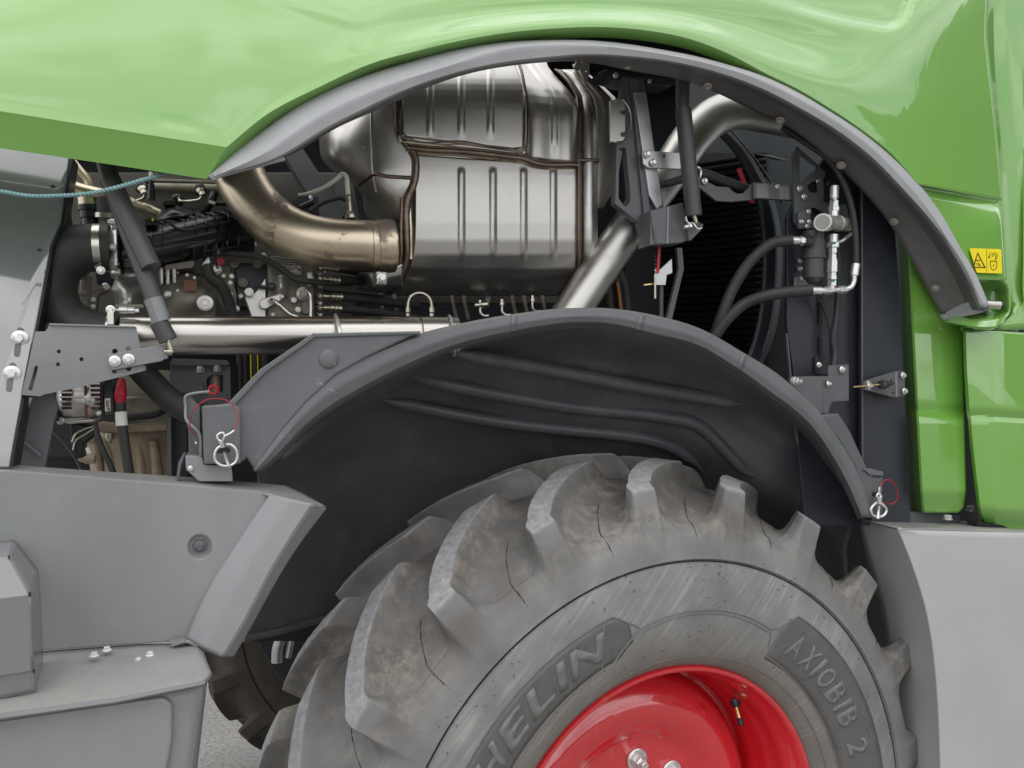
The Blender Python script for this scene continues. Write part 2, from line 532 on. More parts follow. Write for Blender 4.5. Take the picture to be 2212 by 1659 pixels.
def bolt(x, y, off, r, parent=ROOT, mat=None, kind='hex', name='bolt', axis=None, spin=None):
    me = bolt_mesh(kind, mat or ZINC)
    o = bpy.data.objects.new(name, me)
    o.location = U(x, y, off)
    s = r * MM(x, off)
    o.scale = (s, s, s)
    ax = axis or NOUT
    q = ax.to_track_quat('-Y', 'Z')
    o.rotation_euler = (q @ Matrix.Rotation(random.uniform(0, 1.0) if spin is None else spin, 3, 'Y').to_quaternion()).to_euler()
    COL.objects.link(o)
    attach(o, parent)
    return o

def block(name, front, off, depth, mat, parent=ROOT, rc=3, bev=0.003, label=None):
    return plate(name, front, off, depth, mat, parent, rc=rc, bev=bev, label=label)

def rect(x0, y0, x1, y1): return [(x0, y0), (x1, y0), (x1, y1), (x0, y1)]
def circ(x, y, r, n=16, ry=None):
    return [(x + r * math.cos(2 * math.pi * k / n), y + (ry or r) * math.sin(2 * math.pi * k / n)) for k in range(n)]
def sm(a, b, x):
    t = max(0.0, min(1.0, (x - a) / (b - a)))
    return t * t * (3 - 2 * t)
def tilted(o0, z0, slope):
    """off of a flat sheet leaning back by slope"""
    def f(x, y):
        o = o0
        for _ in range(12): o = o0 + slope * (HC - (y - CY) / FPX * YD(x, o) - z0)
        return o
    return f
def in_poly_sd(x, y, P):
    """signed distance to a polygon, positive inside"""
    d = 1e9; ins = False
    n = len(P)
    for i in range(n):
        x1, y1 = P[i]; x2, y2 = P[(i + 1) % n]
        dx, dy = x2 - x1, y2 - y1
        t = max(0, min(1, ((x - x1) * dx + (y - y1) * dy) / (dx * dx + dy * dy)))
        d = min(d, math.hypot(x - x1 - t * dx, y - y1 - t * dy))
        if (y1 > y) != (y2 > y) and x < (x2 - x1) * (y - y1) / (y2 - y1) + x1: ins = not ins
    return d if ins else -d

# ------------------------------------------------------------------ ground and background
def simple(name, verts, faces, mat, parent=None):
    me = bpy.data.meshes.new(name); me.from_pydata(verts, [], faces)
    me.materials.append(mat)
    o = bpy.data.objects.new(name, me); COL.objects.link(o)
    return o
ASPH = mk('asphalt', (0.20, 0.193, 0.183), 0.85, var=0.5, nscale=45, bump=1.0, bscale=90,
          dirt=(0.42, 0.40, 0.37, 0.8), dscale=70, dlo=0.50, dhi=0.66)
g = simple('ground', [(-60, -60, 0), (60, -60, 0), (60, 60, 0), (-60, 60, 0)], [(0, 1, 2, 3)], ASPH)
tag(g, 'grey asphalt under the harvester', kind='structure')
# the wood across the yard, mirrored in the paint
def wood():
    rnd = random.Random(3)
    bm = bmesh.new()
    def crown(c, r, h):
        n, mrows = 9, 6
        rows = []
        for i in range(mrows + 1):
            a = math.pi * i / mrows
            rows.append([c + Vector((math.cos(2 * math.pi * k / n) * math.sin(a) * r * rnd.uniform(.82, 1.15),
                                     math.sin(2 * math.pi * k / n) * math.sin(a) * r * rnd.uniform(.82, 1.15),
                                     math.cos(a) * h * rnd.uniform(.85, 1.12))) for k in range(n)])
        vs = [[bm.verts.new(p) for p in r_] for r_ in rows]
        for a_, b_ in zip(vs, vs[1:]):
            for k in range(n):
                bm.faces.new((a_[k], a_[(k + 1) % n], b_[(k + 1) % n], b_[k]))
    for i in range(90):                       # low hedge opposite
        x = rnd.uniform(-34, 22)
        y = -19 - rnd.random() * 4
        h = rnd.uniform(0.8, 1.3)
        crown(Vector((x, y, h * 0.95)), rnd.uniform(1.0, 1.7), h)
    for i in range(150):                      # tall trees to the right
        t = rnd.random()
        x = 19 + rnd.uniform(0, 4) + 3 * t; y = -7.6 + 13 * t
        h = 4.25 + 2.2 * min(1, t / .6) + rnd.uniform(-.25, .05)
        crown(Vector((x, y, h * rnd.uniform(.9, 1.0))), rnd.uniform(1.5, 2.2), h)
    bmesh.ops.subdivide_edges(bm, edges=bm.edges[:], cuts=1, use_grid_fill=True)
    for v in bm.verts:
        v.co += Vector((rnd.uniform(-.14, .14), rnd.uniform(-.14, .14), rnd.uniform(-.14, .14)))
        v.co.z = max(0.0, v.co.z)
    me = bpy.data.meshes.new('woodland'); bm.to_mesh(me); bm.free()
    me.materials.append(mk('dark_foliage', (0.045, 0.07, 0.03), 0.8, var=0.5, nscale=4))
    o = bpy.data.objects.new('woodland', me); COL.objects.link(o)
    tag(o, 'dark leafy wood across the yard, mirrored in the green paint', kind='stuff')
wood()

# ------------------------------------------------------------------ green bonnet
K = [(-520, 160), (0, 240), (250, 280), (489, 318), (578, 246), (687, 189), (811, 134), (900, 110), (988, 89), (1100, 70),
     (1200, 61), (1290, 58), (1400, 66), (1490, 84), (1576, 117), (1654, 158), (1725, 193), (1790, 232), (1863, 281), (1925, 331), (1984, 398)]
TOP = [(-520, -70), (0, -70), (180, -70), (400, -70), (500, -70), (620, -70), (750, -70), (860, -70), (960, -70), (1080, -70),
       (1190, -70), (1290, -70), (1430, -70), (1560, -70), (1690, -70), (1830, -70), (1990, -70), (2120, -70), (2134, 90), (2152, 270), (2166, 433)]
VENT = [(1560, -30), (1663, 9), (1730, 29), (1797, 47), (1850, 58), (1896, 66), (1920, 67), (1938, 63), (1956, 52), (1968, 27), (1978, -5), (1995, -90), (1400, -90)]
def bonnet_disp(x, y):
    o = 0.0
    d = in_poly_sd(x, y, VENT) if x > 1450 and y < 110 else -99
    if d > -6: o += 0.020 * sm(-4, 22, d) * sm(1560, 1780, x)
    # soft crease running up from the left
    cl = abs(52 + (x - 790) * 0.30 - y)
    if x < 900: o -= 0.0032 * sm(26, 0, cl) * sm(830, 720, x) * sm(480, 640, x)
    return o
def mix(p, q, t): return tuple(a * (1 - t) + b * t for a, b in zip(p, q))
def bonnet():
    segs = [(0, 3), (3, 20)]
    n1, n2 = 26, 280
    def rail(f, sharp=True):
        P = [f(i) for i in range(21)]
        if sharp:
            a = cr(P[0:4], n1); b = cr(P[3:], n2)
        else:                                   # one smooth run, no kink above the corner
            D = cr(P, 1500)
            k = min(range(1500), key=lambda j: (D[j][0] - P[3][0]) ** 2 + (D[j][1] - P[3][1]) ** 2)
            a = cr(D[:k + 1], n1, True); b = cr(D[k:], n2, True)
        return a + b[1:]
    def koff(i): return -0.030 + 0.018 * sm(8, 17, i)
    def toff(i): return 0.058 - 0.028 * sm(14, 18, i)
    def flare(i): return sm(4.0, 9, i) * (1 - sm(15, 18, i))
    rails = []
    # return lip under the crease
    LIP = [(-520, 236), (0, 320), (250, 357), (446, 387)]
    def lipf(i):
        if i <= 3:
            return (*LIP[i], -0.012)
        k = K[i]
        n = Vector((-(K[min(i + 1, 20)][1] - K[i - 1][1]), K[min(i + 1, 20)][0] - K[i - 1][0])).normalized()
        w = 30 * (1 - 0.22 * sm(3, 6, i))
        if i == 3: w = 60
        return (k[0] + n.x * w, k[1] + n.y * w, koff(i) + 0.035)
    rails.append(rail(lambda i: (*lipf(i)[:2], lipf(i)[2] + 0.16)))
    rails.append(rail(lipf))
    rails.append(rail(lambda i: (*mix(K[i], lipf(i)[:2], 0.12), koff(i) + 0.001)))
    rails.append(rail(lambda i: (*mix(K[i], lipf(i)[:2], 0.0), koff(i) - 0.002)))
    for t, fo in ((0.06, -0.004), (0.13, -0.001), (0.20, 0.010), (0.28, 0.020), (0.36, 0.022), (0.46, 0.017), (0.58, 0.010), (0.72, 0.004), (0.86, 0.0), (1.0, 0.0)):
        def f(i, t=t, fo=fo):
            L = math.hypot(TOP[i][0] - K[i][0], TOP[i][1] - K[i][1])
            tt = t
            p = mix(K[i], TOP[i], tt)
            bulge = -0.014 * math.sin(math.pi * min(1, tt))
            return (p[0], p[1], koff(i) * (1 - tt) + toff(i) * tt + bulge + fo * flare(i))
        rails.append(rail(f, t < 0.1))
    head, tail = rails[:4], rails[3:]
    cols = [cr([r[j] for r in tail], 46) for j in range(len(tail[0]))]
    rows = [[(x, y, o) for x, y, o in r] for r in head[:3]] + [[cols[j][i] for j in range(len(cols))] for i in range(46)]
    rows = rows[:3] + [[(x, y, o + bonnet_disp(x, y)) for x, y, o in r] for r in rows[3:]]
    bm = grid_bm([[U(*p) for p in r] for r in rows])
    o = finish('bonnet_panel', bm, GREEN, ROOT, 28, face_cam=True)
    s = o.modifiers.new('thickness', 'SOLIDIFY'); s.thickness = 0.006; s.offset = -1
    return o
BON = bonnet()
# lower part of the side panel, stepped in below the crease
low_a = [(1978, 402, 0.002), (2012, 436, 0.004), (2060, 540, 0.004), (2085, 580, 0.004), (2096, 604, 0.006)]
low_b = [(2166, 434, 0.026), (2169, 470, 0.010), (2173, 550, 0.006), (2175, 590, 0.006), (2176, 606, 0.008)]
def lowpanel():
    rails = []
    for k, t in enumerate((-0.04, 0, .33, .66, .94, 1.0)):
        rails.append([(*mix(a[:2], b[:2], t), a[2] * (1 - t) + b[2] * t + (0.02 if t == 1.0 else 0)) for a, b in zip(low_a, low_b)])
    return loft('side_panel', rails, GREEN, nu=30, nv=3, th=0.005,
                disp=lambda x, y: 0.012 * (1 - sm(0, 22, y - (402 + (x - 1978) * 0.17))))
SIDE = lowpanel()
# recessed grip at the foot of the side panel
loft('grip_recess', [[(2095, 600, 0.06), (2130, 603, 0.05), (2165, 606, 0.012), (2178, 612, 0.008)],
                     [(2095, 625, 0.075), (2130, 628, 0.07), (2158, 630, 0.05), (2179, 632, 0.008)],
                     [(2095, 668, 0.075), (2130, 672, 0.07), (2157, 674, 0.05), (2180, 672, 0.008)],
                     [(2050, 686, 0.05), (2110, 692, 0.0), (2150, 690, -0.005), (2178, 680, 0.004)],
                     [(2040, 694, 0.03), (2105, 705, -0.012), (2150, 704, -0.014), (2172, 695, 0.0)],
                     [(2045, 699, 0.05), (2105, 711, 0.02), (2145, 712, 0.02), (2160, 706, 0.02)]],
     GREEN, SIDE, nu=14, nv=3, th=0.004)
tube('grip_bar', [(2095, 656, 0.03), (2158, 660, 0.018)], 10.5, STAIN2, SIDE, seg=18, n=2)
tube('grip_bar_end', [(2158, 660, 0.018), (2163, 660.5, 0.016)], 10.8, BLACKPL, SIDE, seg=18, n=2)

# warning sticker (flat print on its own sheet)
STK = plate('warning_sticker', [(2094, 536), (2163, 538), (2165, 591), (2110, 589)], -0.0015, 0.0006, YELLOW, SIDE, rc=4, bev=0)
def ink(pts, name='sticker_print', off=-0.0021):
    return plate(name, pts, off, 0.0003, INK, SIDE, bev=0)
def stroke(pts, w, close=False):
    """outline strip of a polyline as one polygon"""
    n = len(pts); L = []; Rr = []
    for i in range(n):
        a = Vector(pts[i - 1 if (i or close) else 0]); b = Vector(pts[(i + 1) % n if (i < n - 1 or close) else n - 1])
        d = (b - a).normalized(); nn = Vector((-d.y, d.x)) * w / 2
        L.append((pts[i][0] + nn.x, pts[i][1] + nn.y)); Rr.append((pts[i][0] - nn.x, pts[i][1] - nn.y))
    return L + Rr[::-1]
tri = [(2112, 544), (2130, 579), (2101, 578)]
tri_in = [(2112, 549), (2126, 576.5), (2105, 575.8)]
plate('sticker_print', tri, -0.0021, 0.0003, INK, SIDE, holes=[tri_in], bev=0)
ink(stroke([(2131.5, 538), (2132, 590)], 0.6))
ink(rect(2109, 561, 2112, 563)); ink(rect(2113, 561, 2117, 563))
ink(stroke([(2112.5, 562.5), (2112.5, 566)], 1.2))
ink(stroke([(2109, 571), (2113, 567.5), (2116, 570), (2118, 575)], 1.3))
ink(stroke([(2111, 573), (2114, 571), (2116, 574)], 1.1))
lock = [(2139, 563), (2154, 564), (2154, 576), (2151, 582), (2147, 584.5), (2142, 581.5), (2139, 575)]
lock_in = [(2140.2, 564.5), (2152.8, 565.3), (2152.8, 575.5), (2150, 581), (2147, 583), (2143, 580.5), (2140.2, 574.5)]
plate('sticker_print', lock, -0.0021, 0.0003, INK, SIDE, holes=[lock_in], bev=0)
ink(circ(2146.5, 572, 1.1, 8)); ink(rect(2146, 572, 2147, 577))
sh = [(2149, 564), (2154, 556), (2154.5, 550), (2150, 545.5), (2145, 547), (2142, 552)]
ink(stroke(sh, 1.2)); ink(stroke([(2151, 559), (2151.5, 553), (2149, 549.5), (2146, 551), (2143.5, 555)], 1.0))
ink(stroke([(2141, 545), (2137.5, 550), (2137, 555)], 1.0)); ink([(2135, 553.5), (2139.2, 554), (2136.8, 559)])

# ------------------------------------------------------------------ plastic wheel-arch trim
A_ = [(449, 379), (500, 333), (548, 297), (605, 254), (662, 217), (718, 190), (774, 168), (830, 149), (885, 133), (988, 106), (1057, 94), (1181, 86), (1305, 89),
      (1425, 106), (1503, 121), (1585, 143), (1654, 165), (1727, 200), (1792, 239), (1865, 287), (1925, 336), (1980, 391), (2030, 457), (2072, 530), (2110, 596), (2137, 660)]
M_ = [(456, 384), (520, 355), (572, 331), (600, 308), (640, 279), (676, 256), (714, 235), (750, 218), (786, 201), (832, 183), (885, 166), (988, 135), (1057, 110), (1181, 95), (1305, 98),
      (1425, 114), (1503, 129), (1585, 151), (1654, 175), (1727, 211), (1792, 250), (1865, 301), (1920, 350), (1968, 402), (2020, 470), (2060, 540), (2098, 606), (2130, 664)]
B_ = [(468, 380), (540, 362), (612, 341), (640, 322), (660, 310), (686, 292), (714, 275), (750, 258), (788, 240), (861, 203), (933, 175), (1032, 148), (1100, 137), (1181, 128), (1280, 119),
      (1317, 121), (1425, 130), (1503, 145), (1585, 169), (1654, 197), (1727, 236), (1792, 273), (1865, 326), (1910, 367), (1948, 410), (1988, 450), (2023, 492), (2056, 536), (2085, 583), (2118, 666)]
C_ = [(500, 374), (560, 358), (618, 344), (650, 324), (672, 310), (700, 292), (730, 273), (775, 255), (820, 236), (886, 205), (950, 178), (1040, 152), (1110, 141), (1181, 134), (1268, 133),
      (1317, 143), (1356, 153), (1446, 167), (1498, 180), (1541, 197), (1637, 244), (1693, 269), (1749, 307), (1805, 358), (1853, 402), (1897, 450), (1933, 500), (1985, 592), (2033, 679)]
def wo(P, o0, o1): return [(x, y, o0 + (o1 - o0) * i / (len(P) - 1)) for i, (x, y) in enumerate(P)]
NT = 60
def res(P): return [(p[0], p[1]) for p in cr([(q[0], q[1]) for q in P], NT)]
def match(P, ref):
    """points of P opposite those of ref, by direction from the arch centre"""
    cxa, cya = 1290, 900
    D = cr([(q[0], q[1]) for q in P], 900)
    out = []
    ang = [math.atan2(cya - q[1], q[0] - cxa) for q in D]
    for i, q in enumerate(ref):
        t = math.atan2(cya - q[1], q[0] - cxa)
        k = min(range(900), key=lambda j: abs(ang[j] - t))
        out.append(D[k])
    out[0] = D[0]; out[-1] = D[-1]
    return out
A_ = res(A_); M_ = match(M_, A_); B_ = match(B_, A_); C_ = match(C_, A_)
def sm1(P):
    for _ in range(2):
        P = [P[0]] + [tuple((P[i - 1][k] + 2 * P[i][k] + P[i + 1][k]) / 4 for k in (0, 1)) for i in range(1, len(P) - 1)] + [P[-1]]
    return P
M_, B_, C_ = sm1(M_), sm1(B_), sm1(C_)
Ain = [(x, y + 5) for x, y in A_]
TRIMO = loft('wheel_arch_trim', [wo([(x, y + 7) for x, y in A_], 0.24, 0.24), wo(Ain, 0.09, 0.09), wo(Ain, 0.02, 0.02), wo(A_, -0.004, -0.004), wo([(x * .9 + .1 * a, y * .9 + .1 * b) for (x, y), (a, b) in zip(A_, M_)], -0.014, -0.012),
                                 wo([(x * .12 + .88 * a, y * .12 + .88 * b) for (x, y), (a, b) in zip(A_, M_)], -0.041, -0.028), wo(M_, -0.044, -0.030),
                                 wo([(x * .9 + .1 * a, y * .9 + .1 * b) for (x, y), (a, b) in zip(M_, B_)], -0.045, -0.031), wo([(x * .15 + .85 * a, y * .15 + .85 * b) for (x, y), (a, b) in zip(M_, B_)], -0.041, -0.027), wo(B_, -0.034, -0.020),
                                 wo([(x * .93 + .07 * a, y * .93 + .07 * b) for (x, y), (a, b) in zip(B_, C_)], -0.022, -0.006)],
             TRIM, nu=170, nv=3, th=0.004, ang=40)
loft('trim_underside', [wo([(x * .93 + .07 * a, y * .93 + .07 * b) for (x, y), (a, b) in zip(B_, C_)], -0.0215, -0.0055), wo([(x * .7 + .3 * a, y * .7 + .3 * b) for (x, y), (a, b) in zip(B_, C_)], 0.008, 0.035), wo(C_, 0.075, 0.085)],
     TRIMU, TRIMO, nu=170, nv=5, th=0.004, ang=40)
DULLZ = mk('dull_zinc', (0.45, 0.42, 0.38), 0.5, metal=0.6, var=0.2, nscale=60)
# end caps of the trim
plate('trim_end', [(449, 379), (468, 372), (612, 338), (618, 345), (540, 365), (470, 384), (455, 385)], 0, 0.006, TRIM, TRIMO, offf=lambda x, y: -0.03, rc=3)
plate('trim_end', [(2137, 660), (2140, 667), (2120, 676), (2042, 692), (2033, 680), (2060, 660), (2100, 652)], 0, 0.006, TRIM, TRIMO,
      offf=lambda x, y: 0.085 - 0.10 * sm(2030, 2137, x), rc=3)
for x, y, o in ((1357, 141, .072), (1528, 187, .072), (1685, 260, .070), (1817, 357, .072), (1931, 479, .072), (2020, 622, .074)):
    v = Vector((CX - x + 60, 0, y - 1050)).normalized()
    ax = (NOUT * 0.55 + Vector((-(x - 1290) / 900, 0, -0.75))).normalized()
    bolt(x, y, o - 0.012, 9.5, TRIMO, DULLZ, 'washer', axis=ax)

# ------------------------------------------------------------------ green pillar and door on the right
def pillar():
    ys = [430, 700, 870, 884, 888, 900, 914, 1000, 1060, 1096, 1108]
    L0 = lambda y: 1936 + (y - 500) * 0.050
    L1 = lambda y: 1962 + (y - 500) * 0.052
    R1 = lambda y: 2080 + (y - 700) * 0.02
    rows = []
    for y in ys:
        pro = 0.07 - 0.016 * sm(887, 916, y)
        tilt = 0.02 * sm(1060, 1110, y)
        notch = 0.006 if 883 < y < 890 else 0
        x0, x1, x2 = L0(y), L1(y), R1(y)
        if y > 1090: x1 = x1 + (y - 1090) * 0.2; x2 -= (y - 1090) * 1.0
        k = pro + tilt + notch
        rows.append([(x0, y - (8 if y > 1100 else 0), 0.21), (x0 + 2, y - (6 if y > 1100 else 0), 0.19), (x1 - 3, y, 0.046 + k), (x1 + 2, y, 0.040 + k), ((x1 + x2) / 2, y, 0.034 + k), (x2 - 3, y, 0.032 + k), (x2, y, 0.036 + k), (x2 + 1, y, 0.19)])
    cols = [[r[j] for r in rows] for j in range(8)]
    return loft('corner_pillar', cols, GREEN, nu=120, nv=3, lin=True, th=0.004, ang=22)
PIL = pillar()
def door():
    ys = [-70, 30, 150, 300, 430, 560, 640, 712, 800, 880, 898, 906, 916, 960, 1040, 1096, 1112, 1128, 1142]
    lx = [2128, 2131, 2142, 2156, 2168, 2176, 2182, 2078, 2081, 2086, 2088, 2090, 2090, 2094, 2103, 2110, 2113, 2120, 2140]
    rows = []
    for y, x in zip(ys, lx):
        pro = 0.008 if 890 < y < 904 else 0
        sl = (y - 1142) * 0.01
        lo = 0.03 * sm(1090, 1142, y)
        if y < 700:
            rows.append([(x - 30, y, 0.10), (x, y, 0.060), (x + 6, y, 0.050), (x + 40, y, 0.035), (2210, y, 0.030), (2330, y, 0.03)])
        else:
            rows.append([(x, y - 2, 0.16), (x + 1, y, 0.075 + lo), (x + 8, y + 1, 0.060 + pro + lo), (2150, y + 3, 0.045 + pro + lo), (2230, y + 8, 0.032 + pro + lo), (2330, y + 14, 0.03 + lo)])
    cols = [[r[j] for r in rows] for j in range(6)]
    upper = [c[:7] + [(c[7][0] if c[7][0] > 2140 else 2178 + (c[7][0] - 2078) * 0.3, 712, c[7][2])] for c in cols]
    lower = [c[7:] for c in cols]
    D = loft('rear_door', [[(x, y, o) for x, y, o in c] for c in lower], GREEN, nu=80, nv=4, lin=True, th=0.005, ang=24)
    # the door's upper part reaches behind the side panel
    up = [[(2150 + (x - 2150) * (1 if x > 2150 else 0.3), y, o) for x, y, o in c] for c in upper]
    up[0] = [(2095, y, 0.10) for y in ys[:8]]
    up[1] = [(2120, y, 0.085) for y in ys[:8]]
    loft('door_upper', up, GREEN, D, nu=50, nv=4, th=0.005, ang=24)
    fill = [[(2078, 640, 0.085), (2078, 715, 0.08)], [(2200, 640, 0.07), (2200, 722, 0.055)]]
    loft('door_fillet', fill, GREEN, D, nu=4, nv=3, th=0.005)
    return D
DOOR = door()
plate('pillar_gap', rect(2060, 700, 2150, 1160), 0.26, 0.01, DARK, PIL, bev=0)
# brush strip under the door
def brush():
    bm = bmesh.new()
    for i in range(200):
        x = 2126 + i * 0.75
        p = U(x, 1136 + (x - 2126) * 0.10, 0.07 + random.uniform(-.012, .012))
        q = p + Vector((random.uniform(-.003, .003), random.uniform(-.003, .003), -0.022 + random.uniform(-.006, .004)))
        w = 0.0011
        vs = [bm.verts.new(p + d * w) for d in (ALONG, NOUT, -ALONG)] + [bm.verts.new(q)]
        for a, b, c in ((0, 1, 3), (1, 2, 3), (2, 0, 3)): bm.faces.new((vs[a], vs[b], vs[c]))
    finish('brush_strip', bm, BRISTLE, DOOR, kind='stuff')
brush()
plate('brush_holder', [(2112, 1126), (2135, 1130), (2330, 1152), (2330, 1160), (2135, 1143), (2112, 1136)], 0.068, 0.03, BLACKPL, DOOR)

# ------------------------------------------------------------------ grey panel at lower right
def right_panel():
    fx = [(1937, 1141), (1969, 1228), (1993, 1305), (2008, 1381), (2017, 1458), (2024, 1565), (2027, 1659), (2027, 1800)]
    bx = [(1847, 1121), (1875, 1228), (1896, 1305), (1908, 1381), (1914, 1458), (1918, 1565), (1920, 1659), (1920, 1800)]
    P = loft('rear_side_panel', [[(x, y, 0.20) for x, y in bx], [(x, y, 0.012) for x, y in fx], [(x + 3, y, 0.006) for x, y in fx]],
             PANEL2, nu=50, nv=5, th=0.006, ang=24)
    loft('panel_face', [[(x + 2, y + (4 if i == 0 else 0), 0.0065) for i, (x, y) in enumerate(fx)], [(x + 5, y + (4 if i == 0 else 0), 0.003) for i, (x, y) in enumerate(fx)],
                        [(2340, 1154 + (y - 1141), 0.0) for x, y in fx]], PANEL2, P, nu=50, nv=8, th=0.006, ang=24)
    loft('panel_top', [[(1937, 1141, 0.006), (2122, 1146, 0.003), (2340, 1157, 0.0)], [(1937, 1140, 0.012), (2122, 1143, 0.012), (2340, 1153, 0.012)],
                       [(1847, 1120, 0.2), (1980, 1123, 0.2), (2125, 1127, 0.2), (2340, 1135, 0.2)]], PANEL, P, nu=24, nv=4, th=0.004)
    return P
RP = right_panel()
for x, y, o, r in ((2047, 1119, 0.10, 8), (2098, 1100, 0.16, 9)):
    bolt(x, y, o, r, RP, ZINC, 'bare', axis=Vector((0, 0, 1)))
    bolt(x, y + 3, o, r * 1.3, RP, ZINC, 'washer', axis=Vector((0, 0, 1)))
plate('sill_bracket', [(1950, 1105), (2075, 1112), (2075, 1135), (1950, 1128)], 0.14, 0.01, DARKGR, RP)

# ------------------------------------------------------------------ grey panels at lower left
LF = loft('front_side_panel', [
    [(-60, 1000, 0.085), (0, 1003, 0.085), (250, 1020, 0.085), (480, 1036, 0.085), (615, 1048, 0.085)],
    [(-60, 1012, 0.012), (0, 1015, 0.012), (250, 1034, 0.012), (440, 1050, 0.012), (581, 1063, 0.012)],
    [(-60, 1016, 0.006), (0, 1019, 0.006), (250, 1038, 0.006), (440, 1054, 0.006), (580, 1068, 0.006)],
    [(-60, 1150, 0.008), (0, 1150, 0.008), (220, 1160, 0.008), (400, 1163, 0.008), (519, 1166, 0.008)],
    [(-60, 1280, 0.0105), (0, 1280, 0.0105), (190, 1280, 0.0105), (330, 1278, 0.0105), (446, 1275, 0.0105)],
    [(-60, 1420, 0.014), (0, 1412, 0.014), (140, 1402, 0.014), (280, 1392, 0.014), (402, 1384, 0.014)]],
    PANEL, nu=330, nv=34, th=0.006, ang=24, disp=lambda x, y: 0.009 * sm(28, 20, math.hypot(x - 432, y - 1181)) + 0.003 * sm(17.5, 15.5, math.hypot(x - 432, y - 1181)))
flare_in = [(580, 1064), (540, 1124), (497, 1190), (450, 1266), (420, 1328), (400, 1376)]
flare_mid = [(675, 1088), (628, 1160), (588, 1226), (548, 1302), (512, 1368), (480, 1419)]
flare_out = [(705, 1098), (655, 1164), (614, 1226), (572, 1300), (538, 1362), (505, 1418)]
fl_in = [(579, 1067), (540, 1124), (497, 1190), (450, 1266), (420, 1328), (399, 1380)]
loft('panel_flare', [[(x, y, 0.012) for x, y in fl_in],
                     [(x + 6, y, -0.002) for x, y in fl_in],
                     [((a * .5 + b * .5), (c * .5 + d * .5), -0.022) for (a, c), (b, d) in zip(fl_in, flare_mid)],
                     [(x - 3, y, -0.030) for x, y in flare_mid],
                     [(x + 3, y + 1, -0.027) for x, y in flare_mid],
                     [(x, y, 0.012) for x, y in flare_out],
                     [(x - 6, y, 0.05) for x, y in flare_out]], PANEL, LF, nu=50, nv=5, th=0.005, ang=24)
loft('flare_top', [[(560, 1060, 0.05), (615, 1047, 0.085)], [(568, 1064, 0.004), (650, 1063, 0.06)], [(674, 1091, -0.030), (696, 1089, 0.008)], [(690, 1094, -0.012), (704, 1094, 0.012)]],
     PANEL, LF, nu=8, nv=5, th=0.004, ang=30)
plate('flare_foot', [(394, 1384), (430, 1402), (474, 1418), (501, 1418), (488, 1406), (440, 1384)], -0.006, 0.03, PANEL, LF)
# sunk bolt
bolt(432, 1181, 0.0125, 12, LF, DARKGR, 'hex')
plate('clip', [(365, 1390), (398, 1384), (400, 1389), (372, 1398)], -0.012, 0.02, SHEET, LF, rc=2)

# step tray
ZINCW = mk('white_zinc', (0.72, 0.73, 0.70), 0.45, metal=0.3, var=0.1, nscale=60)
TRAY = loft('step_tray', [
    [(-60, 1418, 0.02), (93, 1406, 0.02), (300, 1391, 0.02), (425, 1388, 0.02), (440, 1402, 0.0)],
    [(-60, 1478, -0.055), (93, 1456, -0.055), (300, 1430, -0.055), (430, 1412, -0.055), (446, 1425, -0.06)],
    [(-60, 1546, -0.140), (0, 1536, -0.140), (253, 1502, -0.140), (440, 1464, -0.13), (456, 1450, -0.11)],
    [(-60, 1550, -0.145), (0, 1540, -0.145), (253, 1506, -0.145), (441, 1469, -0.135), (458, 1453, -0.112)],
    [(-60, 1562, -0.146), (0, 1552, -0.146), (253, 1516, -0.146), (441, 1478, -0.136), (458, 1461, -0.112)],
    [(-60, 1566, -0.138), (0, 1556, -0.138), (253, 1519, -0.138), (441, 1480, -0.128), (455, 1464, -0.108)],
    [(-60, 1560, -0.09), (0, 1552, -0.09), (253, 1516, -0.09), (441, 1478, -0.09), (450, 1470, -0.09)]],
    PANEL, nu=50, nv=4, lin=True, th=0.004, ang=30)
for x, y, o in ((203, 1413, -0.035), (231, 1401, -0.015), (299, 1425, -0.045), (324, 1412, -0.03)):
    bolt(x, y + 4, o, 10, TRAY, ZINCW, 'hex', axis=Vector((0, 0, 1)))
# box below the tray
BX = loft('lower_box', [
    [(-60, 1565, -0.118), (0, 1556, -0.118), (253, 1518, -0.118), (438, 1478, -0.108)],
    [(-60, 1700, -0.112), (0, 1700, -0.112), (240, 1700, -0.112), (405, 1700, -0.104)],
    [(-60, 1840, -0.108), (0, 1840, -0.108), (225, 1840, -0.108), (374, 1840, -0.100)]], PANEL, nu=20, nv=6, lin=True, th=0.005)
loft('box_side', [[(438, 1478, -0.108), (405, 1700, -0.104), (374, 1840, -0.10)], [(444, 1474, -0.09), (411, 1700, -0.088), (380, 1840, -0.085)], [(448, 1470, 0.05), (420, 1700, 0.05), (396, 1840, 0.05)]],
     PANEL, BX, nu=12, nv=3, th=0.005)
plate('cover_plate', [(-60, 1566), (0, 1558), (180, 1532), (352, 1507), (372, 1520), (371, 1600), (360, 1659), (330, 1800), (-60, 1800)], -0.1215, 0.010, PANEL, BX, rc=14, bev=0.004)
